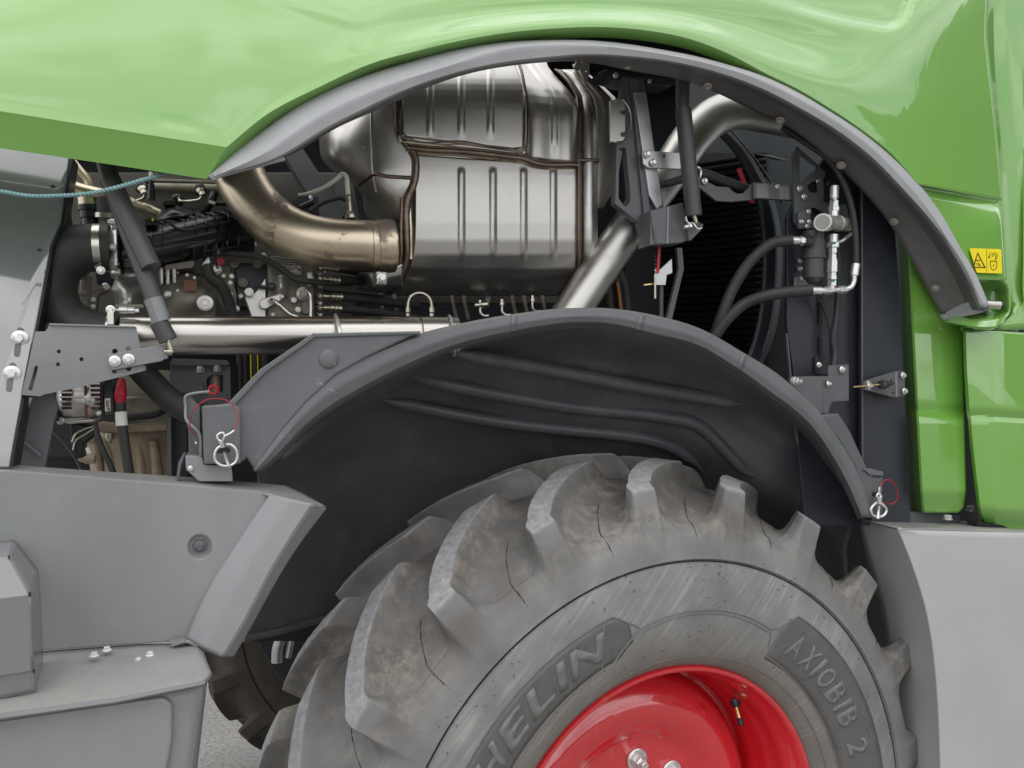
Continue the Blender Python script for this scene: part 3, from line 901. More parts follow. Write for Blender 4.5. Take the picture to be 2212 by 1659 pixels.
# tool box standing on the tray
TB = loft('tool_box', [
    [(-60, 1174, 0.0), (0, 1169, 0.0), (31, 1166, 0.0)],
    [(-60, 1196, -0.06), (-10, 1190, -0.06), (20, 1199, -0.085)],
    [(-60, 1206, -0.085), (-10, 1203, -0.088), (19, 1204, -0.09)],
    [(-60, 1290, -0.122), (0, 1288, -0.122), (63, 1280, -0.122)],
    [(-60, 1296, -0.125), (0, 1293, -0.125), (66, 1285, -0.125)],
    [(-60, 1464, -0.118), (0, 1460, -0.118), (72, 1448, -0.118)],
    [(-60, 1465, -0.114), (0, 1461, -0.114), (72, 1449, -0.114)],
    [(-60, 1530, -0.108), (0, 1512, -0.108), (76, 1494, -0.108)]], SHEET, nu=16, nv=4, lin=True, th=0.004, ang=20)
loft('box_side', [
    [(31, 1166, 0.0), (83, 1230, -0.02), (88, 1297, -0.02), (95, 1457, -0.02), (93, 1475, -0.03)],
    [(20, 1199, -0.085), (63, 1281, -0.122), (66, 1288, -0.124), (72, 1449, -0.116), (76, 1494, -0.108)]], SHEET, TB, nu=40, nv=5, lin=True, th=0.003, ang=20)
for a in ([(17, 1200), (20, 1200), (21, 1207), (18, 1207)], [(61, 1280), (66, 1279), (66, 1289), (62, 1289)], [(70, 1447), (75, 1446), (75, 1454), (71, 1455)]):
    plate('corner_slot', a, -0.1275 if a[0][1] > 1210 else -0.093, 0.002, DARK, TB, bev=0)

# ------------------------------------------------------------------ wheel
WA = R(23.45)
WC = Vector((0.346, 1.579, HC - 0.9875))
WX = Vector((math.cos(WA), math.sin(WA), 0)); WY = Vector((-math.sin(WA), math.cos(WA), 0))
def WP(th, r, w):          # angle (degrees, anticlockwise as seen), radius, depth inwards -> local wheel coordinates
    a = R(th)
    return Vector((r * math.cos(a), w, r * math.sin(a)))

def rubber_mat():
    m = bpy.data.materials.new('worn_tyre_rubber'); m.use_nodes = True
    n, l = m.node_tree.nodes, m.node_tree.links
    b = n['Principled BSDF']
    g = n.new('ShaderNodeNewGeometry')
    at = n.new('ShaderNodeAttribute'); at.attribute_name = 'zone'     # red: worn top, green: dusty flank, blue: sidewall
    sep = n.new('ShaderNodeSeparateColor'); l.new(at.outputs['Color'], sep.inputs[0])
    polar = n.new('ShaderNodeAttribute'); polar.attribute_name = 'polar'
    def noise(scale, det, rough, vec=None, dist=0.0):
        t = n.new('ShaderNodeTexNoise'); t.inputs['Scale'].default_value = scale; t.inputs['Detail'].default_value = det
        t.inputs['Roughness'].default_value = rough; t.inputs['Distortion'].default_value = dist
        l.new(vec or g.outputs['Position'], t.inputs['Vector']); return t.outputs['Fac']
    def rng(x, a, b_, c=0.0, d=1.0):
        r = n.new('ShaderNodeMapRange'); r.inputs[1].default_value = a; r.inputs[2].default_value = b_
        r.inputs[3].default_value = c; r.inputs[4].default_value = d; l.new(x, r.inputs[0]); return r.outputs[0]
    def mul(x, y):
        r = n.new('ShaderNodeMath'); r.operation = 'MULTIPLY'; l.new(x, r.inputs[0])
        if isinstance(y, float): r.inputs[1].default_value = y
        else: l.new(y, r.inputs[1])
        return r.outputs[0]
    def mixc(f, a, c):
        r = n.new('ShaderNodeMix'); r.data_type = 'RGBA'; l.new(f, r.inputs[0])
        if isinstance(a, tuple): r.inputs[6].default_value = (*a, 1)
        else: l.new(a, r.inputs[6])
        if isinstance(c, tuple): r.inputs[7].default_value = (*c, 1)
        else: l.new(c, r.inputs[7])
        return r.outputs[2]
    base = mixc(rng(noise(7, 8, 0.6), .3, .7), (0.165, 0.164, 0.163), (0.255, 0.254, 0.252))
    # dust in the lug flanks
    dust = mul(rng(noise(26, 12, 0.75), .46, .72), rng(noise(5, 4, 0.5), .40, .66))
    dust = mul(dust, sep.outputs[1])
    brown = mul(rng(noise(6, 7, 0.6), .30, .60), mul(sep.outputs[1], 0.75))
    base = mixc(brown, base, (0.125, 0.110, 0.098))
    base = mixc(dust, base, (0.40, 0.36, 0.29))
    # worn grey top with pale chips
    top = mixc(rng(noise(60, 8, 0.7), .35, .65), (0.25, 0.252, 0.255), (0.40, 0.402, 0.405))
    chips = rng(noise(150, 3, 0.5), .68, .72)
    top = mixc(chips, top, (0.60, 0.60, 0.58))
    base = mixc(sep.outputs[0], base, top)
    # slanting wipe streaks on the sidewall
    mp2 = n.new('ShaderNodeMapping'); mp2.vector_type = 'TEXTURE'; mp2.inputs['Rotation'].default_value = (0, R(-47), 0); mp2.inputs['Scale'].default_value = (0.16, 1.0, 0.0075)
    l.new(polar.outputs['Vector'], mp2.inputs['Vector'])
    st = mul(rng(noise(1.0, 5, 0.6, mp2.outputs['Vector'], 0.35), .50, .64), mul(rng(noise(7, 3, 0.5), .36, .58), sep.outputs[2]))
    base = mixc(mul(st, 0.5), base, (0.42, 0.40, 0.36))
    # brown dust towards the rim
    sp = n.new('ShaderNodeSeparateXYZ'); l.new(polar.outputs['Vector'], sp.inputs[0])
    ln = n.new('ShaderNodeVectorMath'); ln.operation = 'LENGTH'; l.new(polar.outputs['Vector'], ln.inputs[0])
    near = mul(rng(ln.outputs['Value'], .52, .42), sep.outputs[2])
    base = mixc(mul(near, rng(noise(10, 6, .6), .25, .7, .2, .65)), base, (0.185, 0.155, 0.115))
    l.new(base, b.inputs['Base Color'])
    b.inputs['Roughness'].default_value = 0.62
    b.inputs['Specular IOR Level'].default_value = 0.35
    bp = n.new('ShaderNodeBump'); bp.inputs['Strength'].default_value = 0.35; bp.inputs['Distance'].default_value = 0.003
    l.new(noise(130, 8, 0.75), bp.inputs['Height'])
    l.new(bp.outputs['Normal'], b.inputs['Normal'])
    return m
RUB = rubber_mat()
BANDM = mk('dark_sidewall_band', (0.11, 0.107, 0.102), 0.55, var=0.15, nscale=30, bump=0.15, bscale=300)
LETTER = mk('moulded_letter_rubber', (0.165, 0.16, 0.153), 0.6, var=0.25, nscale=40, bump=0.2, bscale=300)
CRACK = mk('dark_mould_line', (0.012, 0.011, 0.010), 0.8, var=0.2)

WHEEL = empty('wheel', WC, WA)
attach(WHEEL, ROOT)
def wobj(name, bm, mat, ang=40, zone=None, face_out=False, label=None):
    """link a mesh made in wheel coordinates, with the zone and polar attributes its rubber uses"""
    me = bpy.data.meshes.new(name)
    bm.verts.ensure_lookup_table()
    pol = [v.co.copy() for v in bm.verts]
    zc = [zone(v) for v in bm.verts] if zone else None
    bm.to_mesh(me); bm.free()
    a = me.attributes.new('polar', 'FLOAT_VECTOR', 'POINT')
    for i, p in enumerate(pol): a.data[i].vector = p
    if zc:
        c = me.attributes.new('zone', 'FLOAT_COLOR', 'POINT')
        for i, z in enumerate(zc): c.data[i].color = (*z, 1)
    me.shade_smooth(); me.set_sharp_from_angle(angle=R(ang))
    me.materials.append(mat)
    o = bpy.data.objects.new(name, me); COL.objects.link(o)
    o.parent = WHEEL
    if label: o['label'] = label
    return o

W_T = 0.51; W0 = 0.026       # tyre width at the shoulders; depth of the near shoulder
RT = 0.775                   # lug radius at the shoulder
WMID = W0 + W_T / 2
def r_top(w):
    t = min(1.0, abs(w - WMID) / (W_T / 2))
    return RT + 0.045 * (1 - t * t)
# carcass profile, near bead to far bead: (depth, radius)
half = [(0.050, 0.388), (0.034, 0.398), (0.018, 0.412), (0.006, 0.432), (-0.002, 0.462), (-0.007, 0.500), (-0.009, 0.540), (-0.008, 0.575), (-0.004, 0.605), (0.0, 0.617), (0.0045, 0.621), (0.004, 0.624), (-0.002, 0.627),
        (0.000, 0.645), (0.006, 0.664), (0.018, 0.684), (0.040, 0.700), (0.070, 0.716), (0.11, 0.732), (0.16, 0.747), (0.21, 0.756), (WMID, 0.760)]
prof = half + [(2 * WMID - w, r) for w, r in reversed(half[:-1])]
profs = [p for i, p in enumerate(prof)]
def r_base(w):
    w = min(w, 2 * WMID - w)
    P = half[13:]
    if w <= P[0][0]: return P[0][1]
    for a, b in zip(P, P[1:]):
        if w <= b[0]:
            t = (w - a[0]) / (b[0] - a[0]); return a[1] + (b[1] - a[1]) * t
    return P[-1][1]

shoulder = [10.2 + 17.45 * k for k in range(10)]
rest = 360 - 17.45 * 9
shoulder += [shoulder[9] + rest / 11 * k for k in range(1, 11)]
def cr_interp(u, P):
    if u <= P[0][0]: return P[0][1]
    for a, b in zip(P, P[1:]):
        if u <= b[0]:
            t = (u - a[0]) / (b[0] - a[0]); return a[1] + (b[1] - a[1]) * t
    return P[-1][1]
EDGE = cr([(-0.03, -0.15), (0.0, 0.0), (0.03, 0.9), (0.06, 2.3), (0.09, 4.2), (0.12, 6.5), (0.15, 9.1), (0.18, 12.0), (0.21, 15.2), (0.24, 18.4), (0.27, 21.5)], 60)
def lug_edge(u): return cr_interp(u, EDGE)     # degrees the bar has swung round at depth u behind the shoulder
def lug_width(u): return cr_interp(u, [(-0.03, 4.0), (0.0, 3.9), (0.05, 4.1), (0.10, 4.4), (0.20, 5.0), (0.25, 5.2)])
def lug_g(x_lead, x_trail):
    """height (0..1) of a tread bar; distances outside its leading and trailing edge in metres"""
    if x_lead > 0:
        x = x_lead
        if x < 0.0016: return 1.0 - 0.05 * x / 0.0016
        if x < 0.012: return 0.95 - 0.66 * (x - 0.0016) / 0.0104
        return 0.29 * max(0.0, 1 - (x - 0.012) / 0.026) ** 2
    if x_trail > 0:
        x = x_trail
        if x < 0.0016: return 1.0 - 0.05 * x / 0.0016
        if x < 0.013: return 0.95 - 0.60 * (x - 0.0016) / 0.0114
        return 0.35 * max(0.0, 1 - (x - 0.013) / 0.060) ** 2.2
    return 1.0
def tyre_rows():
    """(base, top) stations from the near groove to the far one"""
    rows = [((w, r), (w, r), None) for w, r in half[:13]]
    sh = [((0.000, .640), (-.001, .640)), ((0.001, .649), (0.000, .651)), ((.003, .658), (.002, .667)), ((.006, .669), (.0055, .685)), ((.010, .676), (.010, .705)), ((.015, .683), (.0145, .726)), ((.021, .689), (.0185, .746)),
          ((.026, .693), (.0225, .766)), ((.029, .695), (.0245, .7725)), ((.032, .697), (.0275, .7755))]
    rows += [(b, t, 0.0) for b, t in sh]
    w = 0.036
    while w < WMID - 0.004:
        rows.append(((w, r_base(w)), (w, r_top(w)), 1.0)); w += 0.0065
    n = len(rows)
    far = [((2 * WMID - b[0], b[1]), (2 * WMID - t[0], t[1]), k) for b, t, k in reversed(rows)]
    return rows + [((WMID, r_base(WMID)), (WMID, r_top(WMID)), 1.0)] + far
DH = (2.6, 1.9, 1.35, .95, .62, .36, .13, 0.0, -.16)
DL = (.16, 0.0, -.13, -.36, -.62, -.95, -1.5, -2.2, -3.0)
def tyre_build():
    rnd = random.Random(11)
    rows = tyre_rows()
    bm = bmesh.new()
    grid = []; zones = []
    DEG = math.pi / 180 * 0.785
    N = 20
    for base, top, kind in rows:
        wb = base[0]
        near = wb <= WMID
        wq = wb if near else 2 * WMID - wb
        u = max(-0.03, wq - W0)
        e = lug_edge(u); wd = lug_width(u)
        env = 1.0
        line = []; zl = []
        for k in range(N - 1, -1, -1):
            a0 = shoulder[k]; pitch = (shoulder[k + 1] if k < N - 1 else shoulder[0] + 360) - a0
            pprev = a0 - (shoulder[k - 1] if k else shoulder[-1] - 360)
            cols = [d for d in DH] + [-wd / 2] + [-wd + d for d in DL]
            cols += [-pprev / 2 + d for d in DH] + [-pprev / 2 - wd / 2] + [-pprev / 2 - wd + d for d in DL]
            lo_lim, prev = -pprev + DH[0], 1e9
            for c in cols:
                c = min(c, prev - 1e-3); c = max(c, lo_lim + 1e-3 * (len(cols) - 0)); prev = c
                th = a0 + c - e
                g = 0.0; gl = 0.0
                if kind is not None:
                    # bars of this side: near ones at 0, far ones half a pitch on
                    cen = (0.0, -pprev) if near else (-pprev / 2, -pprev * 1.5, pitch / 2)
                    if near: cen = (0.0, -pprev, pitch)
                    end = 1 - sm(0.196, 0.240, u)
                    for ce in cen:
                        x1 = (c - ce) * DEG; x2 = (ce - wd - c) * DEG
                        g = max(g, lug_g(x1, x2) * end)
                    # inner ends of the other side's bars run just past the middle
                    gl = g
                j = rnd.uniform(-1, 1)
                r = base[1] + (top[1] - base[1]) * g
                w = base[0] + (top[0] - base[0]) * g
                if g > 0.9 and kind == 1.0: r += 0.0006 * j
                line.append(bm.verts.new(WP(th, r, w)))
                side = sm(0.655, 0.60, r)
                if kind is None: z = (0.0, 0.15 * (1 - side), side)
                elif kind == 0.0:
                    edge = sm(.735, .752, r) * sm(.5, .9, g)
                    z = (sm(.771, .774, r), (0.25 + 0.75 * sm(.66, .69, r)) * (1 - edge), side)
                else:
                    t = sm(.93, .99, g)
                    z = (t, 1 - t, 0.0)
                zl.append(z)
        grid.append(line); zones.append(zl)
    for a, b in zip(grid, grid[1:]):
        n = len(a)
        for k in range(n):
            bm.faces.new((a[k], a[(k + 1) % n], b[(k + 1) % n], b[k]))
    bmesh.ops.recalc_face_normals(bm, faces=bm.faces[:])
    flat = [z for zl in zones for z in zl]
    it = {v: z for v, z in zip([v for l_ in grid for v in l_], flat)}
    return wobj('tyre', bm, RUB, 26, lambda v: it[v])
TYRE = tyre_build()

# mould lines running over the shoulder between the lugs
def mould_lines():
    rnd = random.Random(5)
    for i in range(1, 9):
        a0 = (shoulder[i] + shoulder[i + 1]) / 2 - 2.6
        bm = bmesh.new()
        pts = []
        for u in (0.115, 0.08, 0.045, 0.015, -0.004, -0.014, -0.022):
            w = W0 + u
            r = r_base(w) if u > 0.005 else cr_interp(w, [(0.0, 0.641), (.003, .658), (.006, .669), (.010, .676), (.015, .683), (.021, .689), (.026, .693), (.032, .697)])
            pts.append((a0 - 0.85 * lug_edge(u), r, w if u > 0 else w - 0.001))
        q = cr([tuple(WP(a, r, w)) for a, r, w in pts], 40)
        P = []
        for p in q:
            p = Vector(p); rad = Vector((p.x, 0, p.z)).normalized()
            P.append(p + rad * 0.0008 + Vector((rnd.uniform(-1, 1), rnd.uniform(-1, 1), rnd.uniform(-1, 1))) * 0.0005)
        tube_bm(P, [0.0008 * rnd.uniform(.3, 1.3) * (1 if 3 < k < 37 else .3) for k in range(40)], 5, True, bm=bm)
        wobj('mould_line', bm, CRACK)
mould_lines()

# sidewall: moulded bands with raised lettering
def side_w(r):
    P = half[:13]
    for a, b in zip(P, P[1:]):
        if a[1] <= r <= b[1]:
            t = (r - a[1]) / (b[1] - a[1]); return a[0] + (b[0] - a[0]) * t
    return 0.0
def arc_patch(name, a0, a1, r0f, r1f, lift, mat, n=40, m=8):
    bm = bmesh.new(); rows = []
    for i in range(n + 1):
        a = a0 + (a1 - a0) * i / n
        r0, r1 = r0f(a), r1f(a)
        rows.append([bm.verts.new(WP(a, r0 + (r1 - r0) * j / m, side_w(r0 + (r1 - r0) * j / m) - lift)) for j in range(m + 1)])
    for a, b in zip(rows, rows[1:]):
        for j in range(m): bm.faces.new((a[j], a[j + 1], b[j + 1], b[j]))
    bmesh.ops.recalc_face_normals(bm, faces=bm.faces[:])
    if sum(f.normal.y for f in bm.faces) > 0: bmesh.ops.reverse_faces(bm, faces=bm.faces[:])
    o = wobj(name, bm, mat)
    s = o.modifiers.new('t', 'SOLIDIFY'); s.thickness = 0.003; s.offset = -1
    return o
arc_patch('sidewall_band', 104, 176, lambda a: 0.470 + (0.02 * sm(109, 104, a)), lambda a: 0.556 - 0.035 * sm(107.5, 103, a), 0.0012, BANDM, 60)
arc_patch('sidewall_band', 61, -14, lambda a: 0.450, lambda a: 0.566 - 0.05 * sm(57.5, 61, a), 0.0012, BANDM, 60)
def side_line(pts, rad, name='raised_line', mat=None, n=90):
    q = cr(pts, n)
    bm = tube_bm([WP(a, r, side_w(r) - 0.0010) for a, r in q], [rad] * n, 6)
    wobj(name, bm, mat or LETTER)
def poly_line(segs, rad):
    for s in segs: side_line(s, rad, n=max(8, int(abs(s[0][0] - s[-1][0]) * 1.5) + 8))
poly_line([[(176, .558), (140, .558), (107.5, .558)], [(107.5, .558), (101.5, .512)], [(101.5, .512), (90, .522), (75, .522), (63.5, .512)], [(63.5, .512), (60.5, .455)],
           [(60.5, .455), (40, .448), (10, .448), (-14, .448)], [(61, .523), (57.5, .566)], [(57.5, .567), (40, .569), (15, .569), (-14, .569)], [(63.5, .512), (61, .523)],
           [(176, .467), (140, .467), (110, .469)], [(110, .469), (101.5, .512)], [(109.5, .557), (113.5, .469)]], 0.0016)
poly_line([[(101, .503), (90, .514), (75, .514), (64, .504)]], 0.0010)
side_line([(a, 0.4225) for a in (200, 150, 100, 50, 0, -20)], 0.0012, n=160)
side_line([(a, 0.6215) for a in (200, 150, 100, 50, 0, -20)], 0.0014, 'mould_line', CRACK, n=200)
def letters(text, a_start, a_step_end, r0, r1, shear=0.0, stretch=1.0, bold=0.02):
    """raised letters bent round the sidewall, reading clockwise"""
    n = len(text)
    for i, ch in enumerate(text):
        if ch == ' ': continue
        cu = bpy.data.curves.new('t', 'FONT'); cu.body = ch; cu.size = 1.0; cu.offset = bold; cu.resolution_u = 3
        ob = bpy.data.objects.new('t', cu); COL.objects.link(ob)
        dg = bpy.context.evaluated_depsgraph_get(); dg.update()
        me = bpy.data.meshes.new_from_object(ob.evaluated_get(dg))
        bpy.data.objects.remove(ob); bpy.data.curves.remove(cu)
        bm = bmesh.new(); bm.from_mesh(me); bpy.data.meshes.remove(me)
        bmesh.ops.remove_doubles(bm, verts=bm.verts[:], dist=1e-4)
        bmesh.ops.subdivide_edges(bm, edges=[e for e in bm.edges if e.calc_length() > 0.25], cuts=2)
        bmesh.ops.triangulate(bm, faces=bm.faces[:])
        x0 = min(v.co.x for v in bm.verts); x1 = max(v.co.x for v in bm.verts)
        y0 = min(v.co.y for v in bm.verts); y1 = max(v.co.y for v in bm.verts)
        adv = [0.42 if c == 'I' else (0.6 if c == ' ' else (1.25 if c in 'MN' else 1.0)) for c in text]
        pos = sum(adv[:i]) + adv[i] / 2
        ac = a_start + (a_step_end - a_start) * pos / sum(adv)
        wdeg = abs(a_step_end - a_start) / sum(adv) * (adv[i] - (0.22 if ch != 'I' else 0.16))
        for v in bm.verts:
            u = (v.co.x - (x0 + x1) / 2) / max(1e-6, (x1 - x0)); t = (v.co.y - y0) / (y1 - y0)
            r = r0 + (r1 - r0) * t
            v.co = WP(ac - u * wdeg - shear * (t - 0.5), r, side_w(r) - 0.0028)
        bm.normal_update()
        if sum(f.normal.y for f in bm.faces) > 0: bmesh.ops.reverse_faces(bm, faces=bm.faces[:])
        o = wobj('raised_letter', bm, LETTER)
        s = o.modifiers.new('t', 'SOLIDIFY'); s.thickness = 0.0032; s.offset = -1
letters('MICHELIN', 172, 110.5, 0.487, 0.541, shear=2.2, bold=0.03)
letters('AXIOBIB 2', 56.5, 15.0, 0.480, 0.536, shear=1.2)

# moulding nibs left on the rubber
def nibs():
    rnd = random.Random(21)
    bm = bmesh.new()
    for i in range(150):
        a = rnd.uniform(-10, 175); r = rnd.choice((rnd.uniform(.58, .64), rnd.uniform(.44, .60)))
        p = WP(a, r, side_w(r) - 0.0006 if r < .621 else 0.0)
        d = Vector((rnd.uniform(-1, 1), -0.45, rnd.uniform(-1, 1))).normalized()
        tube_bm([p, p + d * rnd.uniform(.003, .007)], [0.0006, 0.0004], 4, True, bm=bm)
    o = wobj('rubber_nibs', bm, CRACK)
    o['kind'] = 'stuff'
nibs()
# rim
def lathe_bm(P, n=120):
    bm = bmesh.new()
    rows = [[bm.verts.new(WP(360 * k / n, r, w)) for k in range(n)] for w, r in P]
    for a, b in zip(rows, rows[1:]):
        for k in range(n): bm.faces.new((a[k], a[(k + 1) % n], b[(k + 1) % n], b[k]))
    bmesh.ops.recalc_face_normals(bm, faces=bm.faces[:])
    return bm
rim = [(0.070, 0.394), (0.046, 0.396), (0.036, 0.3955), (0.0305, 0.392), (0.030, 0.387), (0.034, 0.3825), (0.046, 0.379), (0.060, 0.374), (0.072, 0.367), (0.095, 0.362), (0.118, 0.360), (0.126, 0.357),
       (0.140, 0.352), (0.160, 0.351), (0.170, 0.346), (0.19, 0.342), (0.23, 0.340), (0.42, 0.340), (0.45, 0.36), (0.54, 0.39), (0.56, 0.395)]
RIM = wobj('rim', lathe_bm(rim, 160), REDP, 50)
disc = [(0.235, 0.338), (0.215, 0.333), (0.195, 0.324), (0.176, 0.312), (0.162, 0.296), (0.153, 0.278), (0.149, 0.262), (0.149, 0.248), (0.152, 0.234), (0.159, 0.218), (0.167, 0.204), (0.174, 0.193), (0.178, 0.184), (0.180, 0.174), (0.180, 0.10), (0.178, 0.09), (0.15, 0.085), (0.15, 0.002)]
DISC = wobj('wheel_disc', lathe_bm(disc, 160), REDP, 50)
def weld():
    bm = tube_bm([WP(360 * k / 120, 0.337, 0.226) for k in range(121)], [0.006] * 121, 6, False)
    wobj('weld_bead', bm, REDP)
weld()
for k in range(8):
    th = 41.5 + 45 * k
    o = bpy.data.objects.new('wheel_nut', bolt_mesh('nut', ZINC)); COL.objects.link(o)
    o.parent = WHEEL; o.location = WP(th, 0.136, 0.179); o.scale = (0.026,) * 3
    o.rotation_euler = (0, R(k * 17), 0)
def valve():
    def seg(a, b, r, mat, nm='valve_stem'):
        bm = tube_bm([a, a + (b - a) * .5, b], r, 12)
        bmesh.ops.recalc_face_normals(bm, faces=bm.faces[:])
        wobj(nm, bm, mat)
    th = 44.0
    p = WP(th, 0.352, 0.14)
    d = (WP(th, 0.30, 0.075) - p).normalized()
    # hangs from the barrel with its cap down
    d = Vector((-0.10, -0.50, -0.70)).normalized()
    seg(p, p + d * 0.016, [0.013, 0.012, 0.008], BLACKPL, 'valve_boot')
    seg(p + d * 0.016, p + d * 0.040, [0.0055, 0.0055, 0.0055], BRASS)
    seg(p + d * 0.040, p + d * 0.056, [0.0065, 0.0068, 0.0060], BLACKPL, 'valve_cap')
valve()

SHADRUB = mk('shaded_tyre_rubber', (0.055, 0.046, 0.037), 0.8, var=0.4, nscale=14, bump=0.3, bscale=200)  # darker copy of the tyre rubber; the far tyre's shade is in its colour
# ------------------------------------------------------------------ far wheel on the other side of the machine
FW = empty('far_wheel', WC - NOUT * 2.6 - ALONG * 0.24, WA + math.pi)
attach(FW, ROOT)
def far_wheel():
    o = TYRE.copy(); o.data = TYRE.data.copy(); o.data.materials[0] = SHADRUB; o.name = 'tyre'; COL.objects.link(o); o.parent = FW
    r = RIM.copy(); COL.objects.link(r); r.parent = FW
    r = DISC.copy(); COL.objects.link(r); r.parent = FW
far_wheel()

# ------------------------------------------------------------------ fender over the wheel
O_ = [(545, 1012), (560, 985), (600, 926), (658, 856), (720, 800), (800, 760), (900, 722), (970, 704), (1104, 679), (1238, 665), (1328, 667), (1420, 682), (1506, 707), (1605, 761), (1687, 813), (1729, 850), (1770, 890), (1812, 950), (1851, 1016), (1886, 1118)]
I_ = [(556, 1020), (580, 1002), (618, 966), (662, 922), (715, 882), (772, 848), (872, 795), (979, 750), (1104, 719), (1238, 699), (1305, 700), (1417, 725), (1506, 748), (1590, 797), (1663, 850), (1710, 884), (1750, 921), (1792, 979), (1824, 1036), (1861, 1118)]
FR = loft('wheel_fender', [wo([(x + 3, y + 6) for x, y in O_], 0.10, 0.16), wo(O_, 0.030, 0.055), wo([(a * .88 + c * .12, b * .88 + d * .12) for (a, b), (c, d) in zip(O_, I_)], 0.020, 0.045), wo([(a * .45 + c * .55, b * .45 + d * .55) for (a, b), (c, d) in zip(O_, I_)], 0.016, 0.042),
                           wo([(a * .1 + c * .9, b * .1 + d * .9) for (a, b), (c, d) in zip(O_, I_)], 0.022, 0.046), wo(I_, 0.034, 0.055), wo([(x + (6 if i < 8 else (0 if i < 12 else -8)), y + 5) for i, (x, y) in enumerate(I_)], 0.075, 0.085)],
          FENDER, nu=140, nv=4, th=0.005, ang=40)
# joints where the lip is lapped
for t in (8, 10.6, 13.0):
    i = int(t); f = t - i
    o = mix(O_[i], O_[i + 1], f); n = mix(I_[i], I_[i + 1], f)
    d = Vector((O_[i + 1][0] - O_[i][0], O_[i + 1][1] - O_[i][1])).normalized() * 13
    off = 0.030 + 0.025 * t / 19
    loft('lip_patch', [[(*mix(o, n, k), off + z), (*mix((o[0] + d.x, o[1] + d.y), (n[0] + d.x, n[1] + d.y), k), off + z)] for k, z in ((-0.01, .004), (0.12, -.0112), (0.5, -.0152), (0.9, -.0092), (1.0, .003))], FENDER, FR, nu=3, nv=3, th=0.002)
# liner: the hollow behind the lip, falling away inwards
LN = loft('fender_liner', [
    wo([(x, y + 2) for x, y in I_], 0.06, 0.075),
    [(560, 1030, .14), (600, 985, .16), (690, 905, .20), (800, 840, .22), (900, 796, .22), (984, 761, .22), (1100, 742, .23), (1238, 738, .24), (1360, 765, .24), (1480, 800, .23), (1580, 850, .22), (1680, 905, .21), (1760, 985, .20), (1822, 1062, .19), (1850, 1125, .19)],
    [(560, 1045, .22), (620, 990, .24), (720, 905, .28), (820, 850, .31), (900, 815, .32), (984, 800, .32), (1100, 806, .32), (1238, 820, .32), (1340, 832, .32), (1453, 855, .31), (1560, 890, .29), (1640, 940, .27), (1720, 1010, .25), (1790, 1080, .24), (1840, 1150, .24)],
    [(555, 1060, .30), (620, 1010, .32), (720, 930, .36), (820, 868, .40), (900, 855, .41), (1000, 862, .41), (1104, 880, .40), (1238, 905, .40), (1340, 922, .39), (1453, 945, .37), (1530, 975, .34), (1610, 1020, .31), (1690, 1075, .29), (1770, 1130, .28), (1830, 1180, .28)],
    [(548, 1085, .40), (620, 1040, .44), (720, 990, .50), (820, 960, .54), (900, 955, .55), (1000, 962, .55), (1104, 975, .54), (1238, 990, .52), (1340, 1000, .50), (1453, 1010, .46), (1530, 1035, .42), (1610, 1080, .38), (1690, 1130, .35), (1770, 1180, .34), (1830, 1230, .33)],
    [(540, 1180, .50), (620, 1150, .55), (720, 1120, .62), (820, 1100, .66), (900, 1090, .67), (1000, 1090, .66), (1104, 1090, .65), (1238, 1100, .62), (1340, 1110, .60), (1453, 1120, .55), (1530, 1140, .50), (1610, 1180, .46), (1690, 1230, .42), (1770, 1290, .40), (1840, 1340, .38)],
    [(530, 1290, .58), (620, 1270, .64), (720, 1240, .70), (820, 1220, .72), (900, 1210, .72), (1000, 1210, .72), (1104, 1210, .70), (1238, 1220, .68), (1340, 1230, .66), (1453, 1240, .60), (1530, 1260, .55), (1610, 1300, .50), (1690, 1350, .46), (1780, 1420, .43), (1860, 1480, .41)],
    [(522, 1378, .60), (600, 1362, .65), (712, 1330, .72), (820, 1300, .74), (900, 1290, .74), (1000, 1290, .74), (1104, 1290, .74), (1238, 1300, .70), (1340, 1310, .68), (1453, 1320, .64), (1530, 1340, .58), (1610, 1390, .54), (1690, 1450, .50), (1800, 1560, .46), (1900, 1700, .44)]],
    LINER, FR, nu=90, nv=8, cross_lin=False, th=0.005, ang=60)
# moulded ribs of the liner
def rib(pts, r):
    n = 60
    q = cr(pts, n)
    bm = tube_bm([U(*p) for p in q], [max(0.0012, r * MM(p[0], p[2]) * min(1, i / 5, (n - 1 - i) / 4)) for i, p in enumerate(q)], 14)
    finish('liner_rib', bm, LINER, LN, 60)
rib([(960, 757, .215), (984, 762, .222), (1100, 782, .262), (1238, 808, .290), (1360, 832, .295), (1500, 855, .275), (1618, 874, .235)], 15)
rib([(860, 803, .26), (900, 815, .325), (1020, 842, .365), (1130, 862, .372), (1238, 880, .375), (1340, 890, .365), (1430, 900, .342), (1500, 915, .325), (1573, 979, .315), (1615, 1020, .31), (1650, 1036, .30)], 14)
rib([(815, 862, .39), (880, 874, .425), (1000, 898, .438), (1104, 915, .437), (1238, 930, .428), (1340, 940, .405), (1417, 953, .39), (1461, 970, .392), (1500, 998, .40), (1520, 1020, .40)], 13)
tube('liner_edge', [(525, 1379, .595), (600, 1364, .645), (712, 1332, .715), (830, 1300, .735)], 8, LINER, LN)

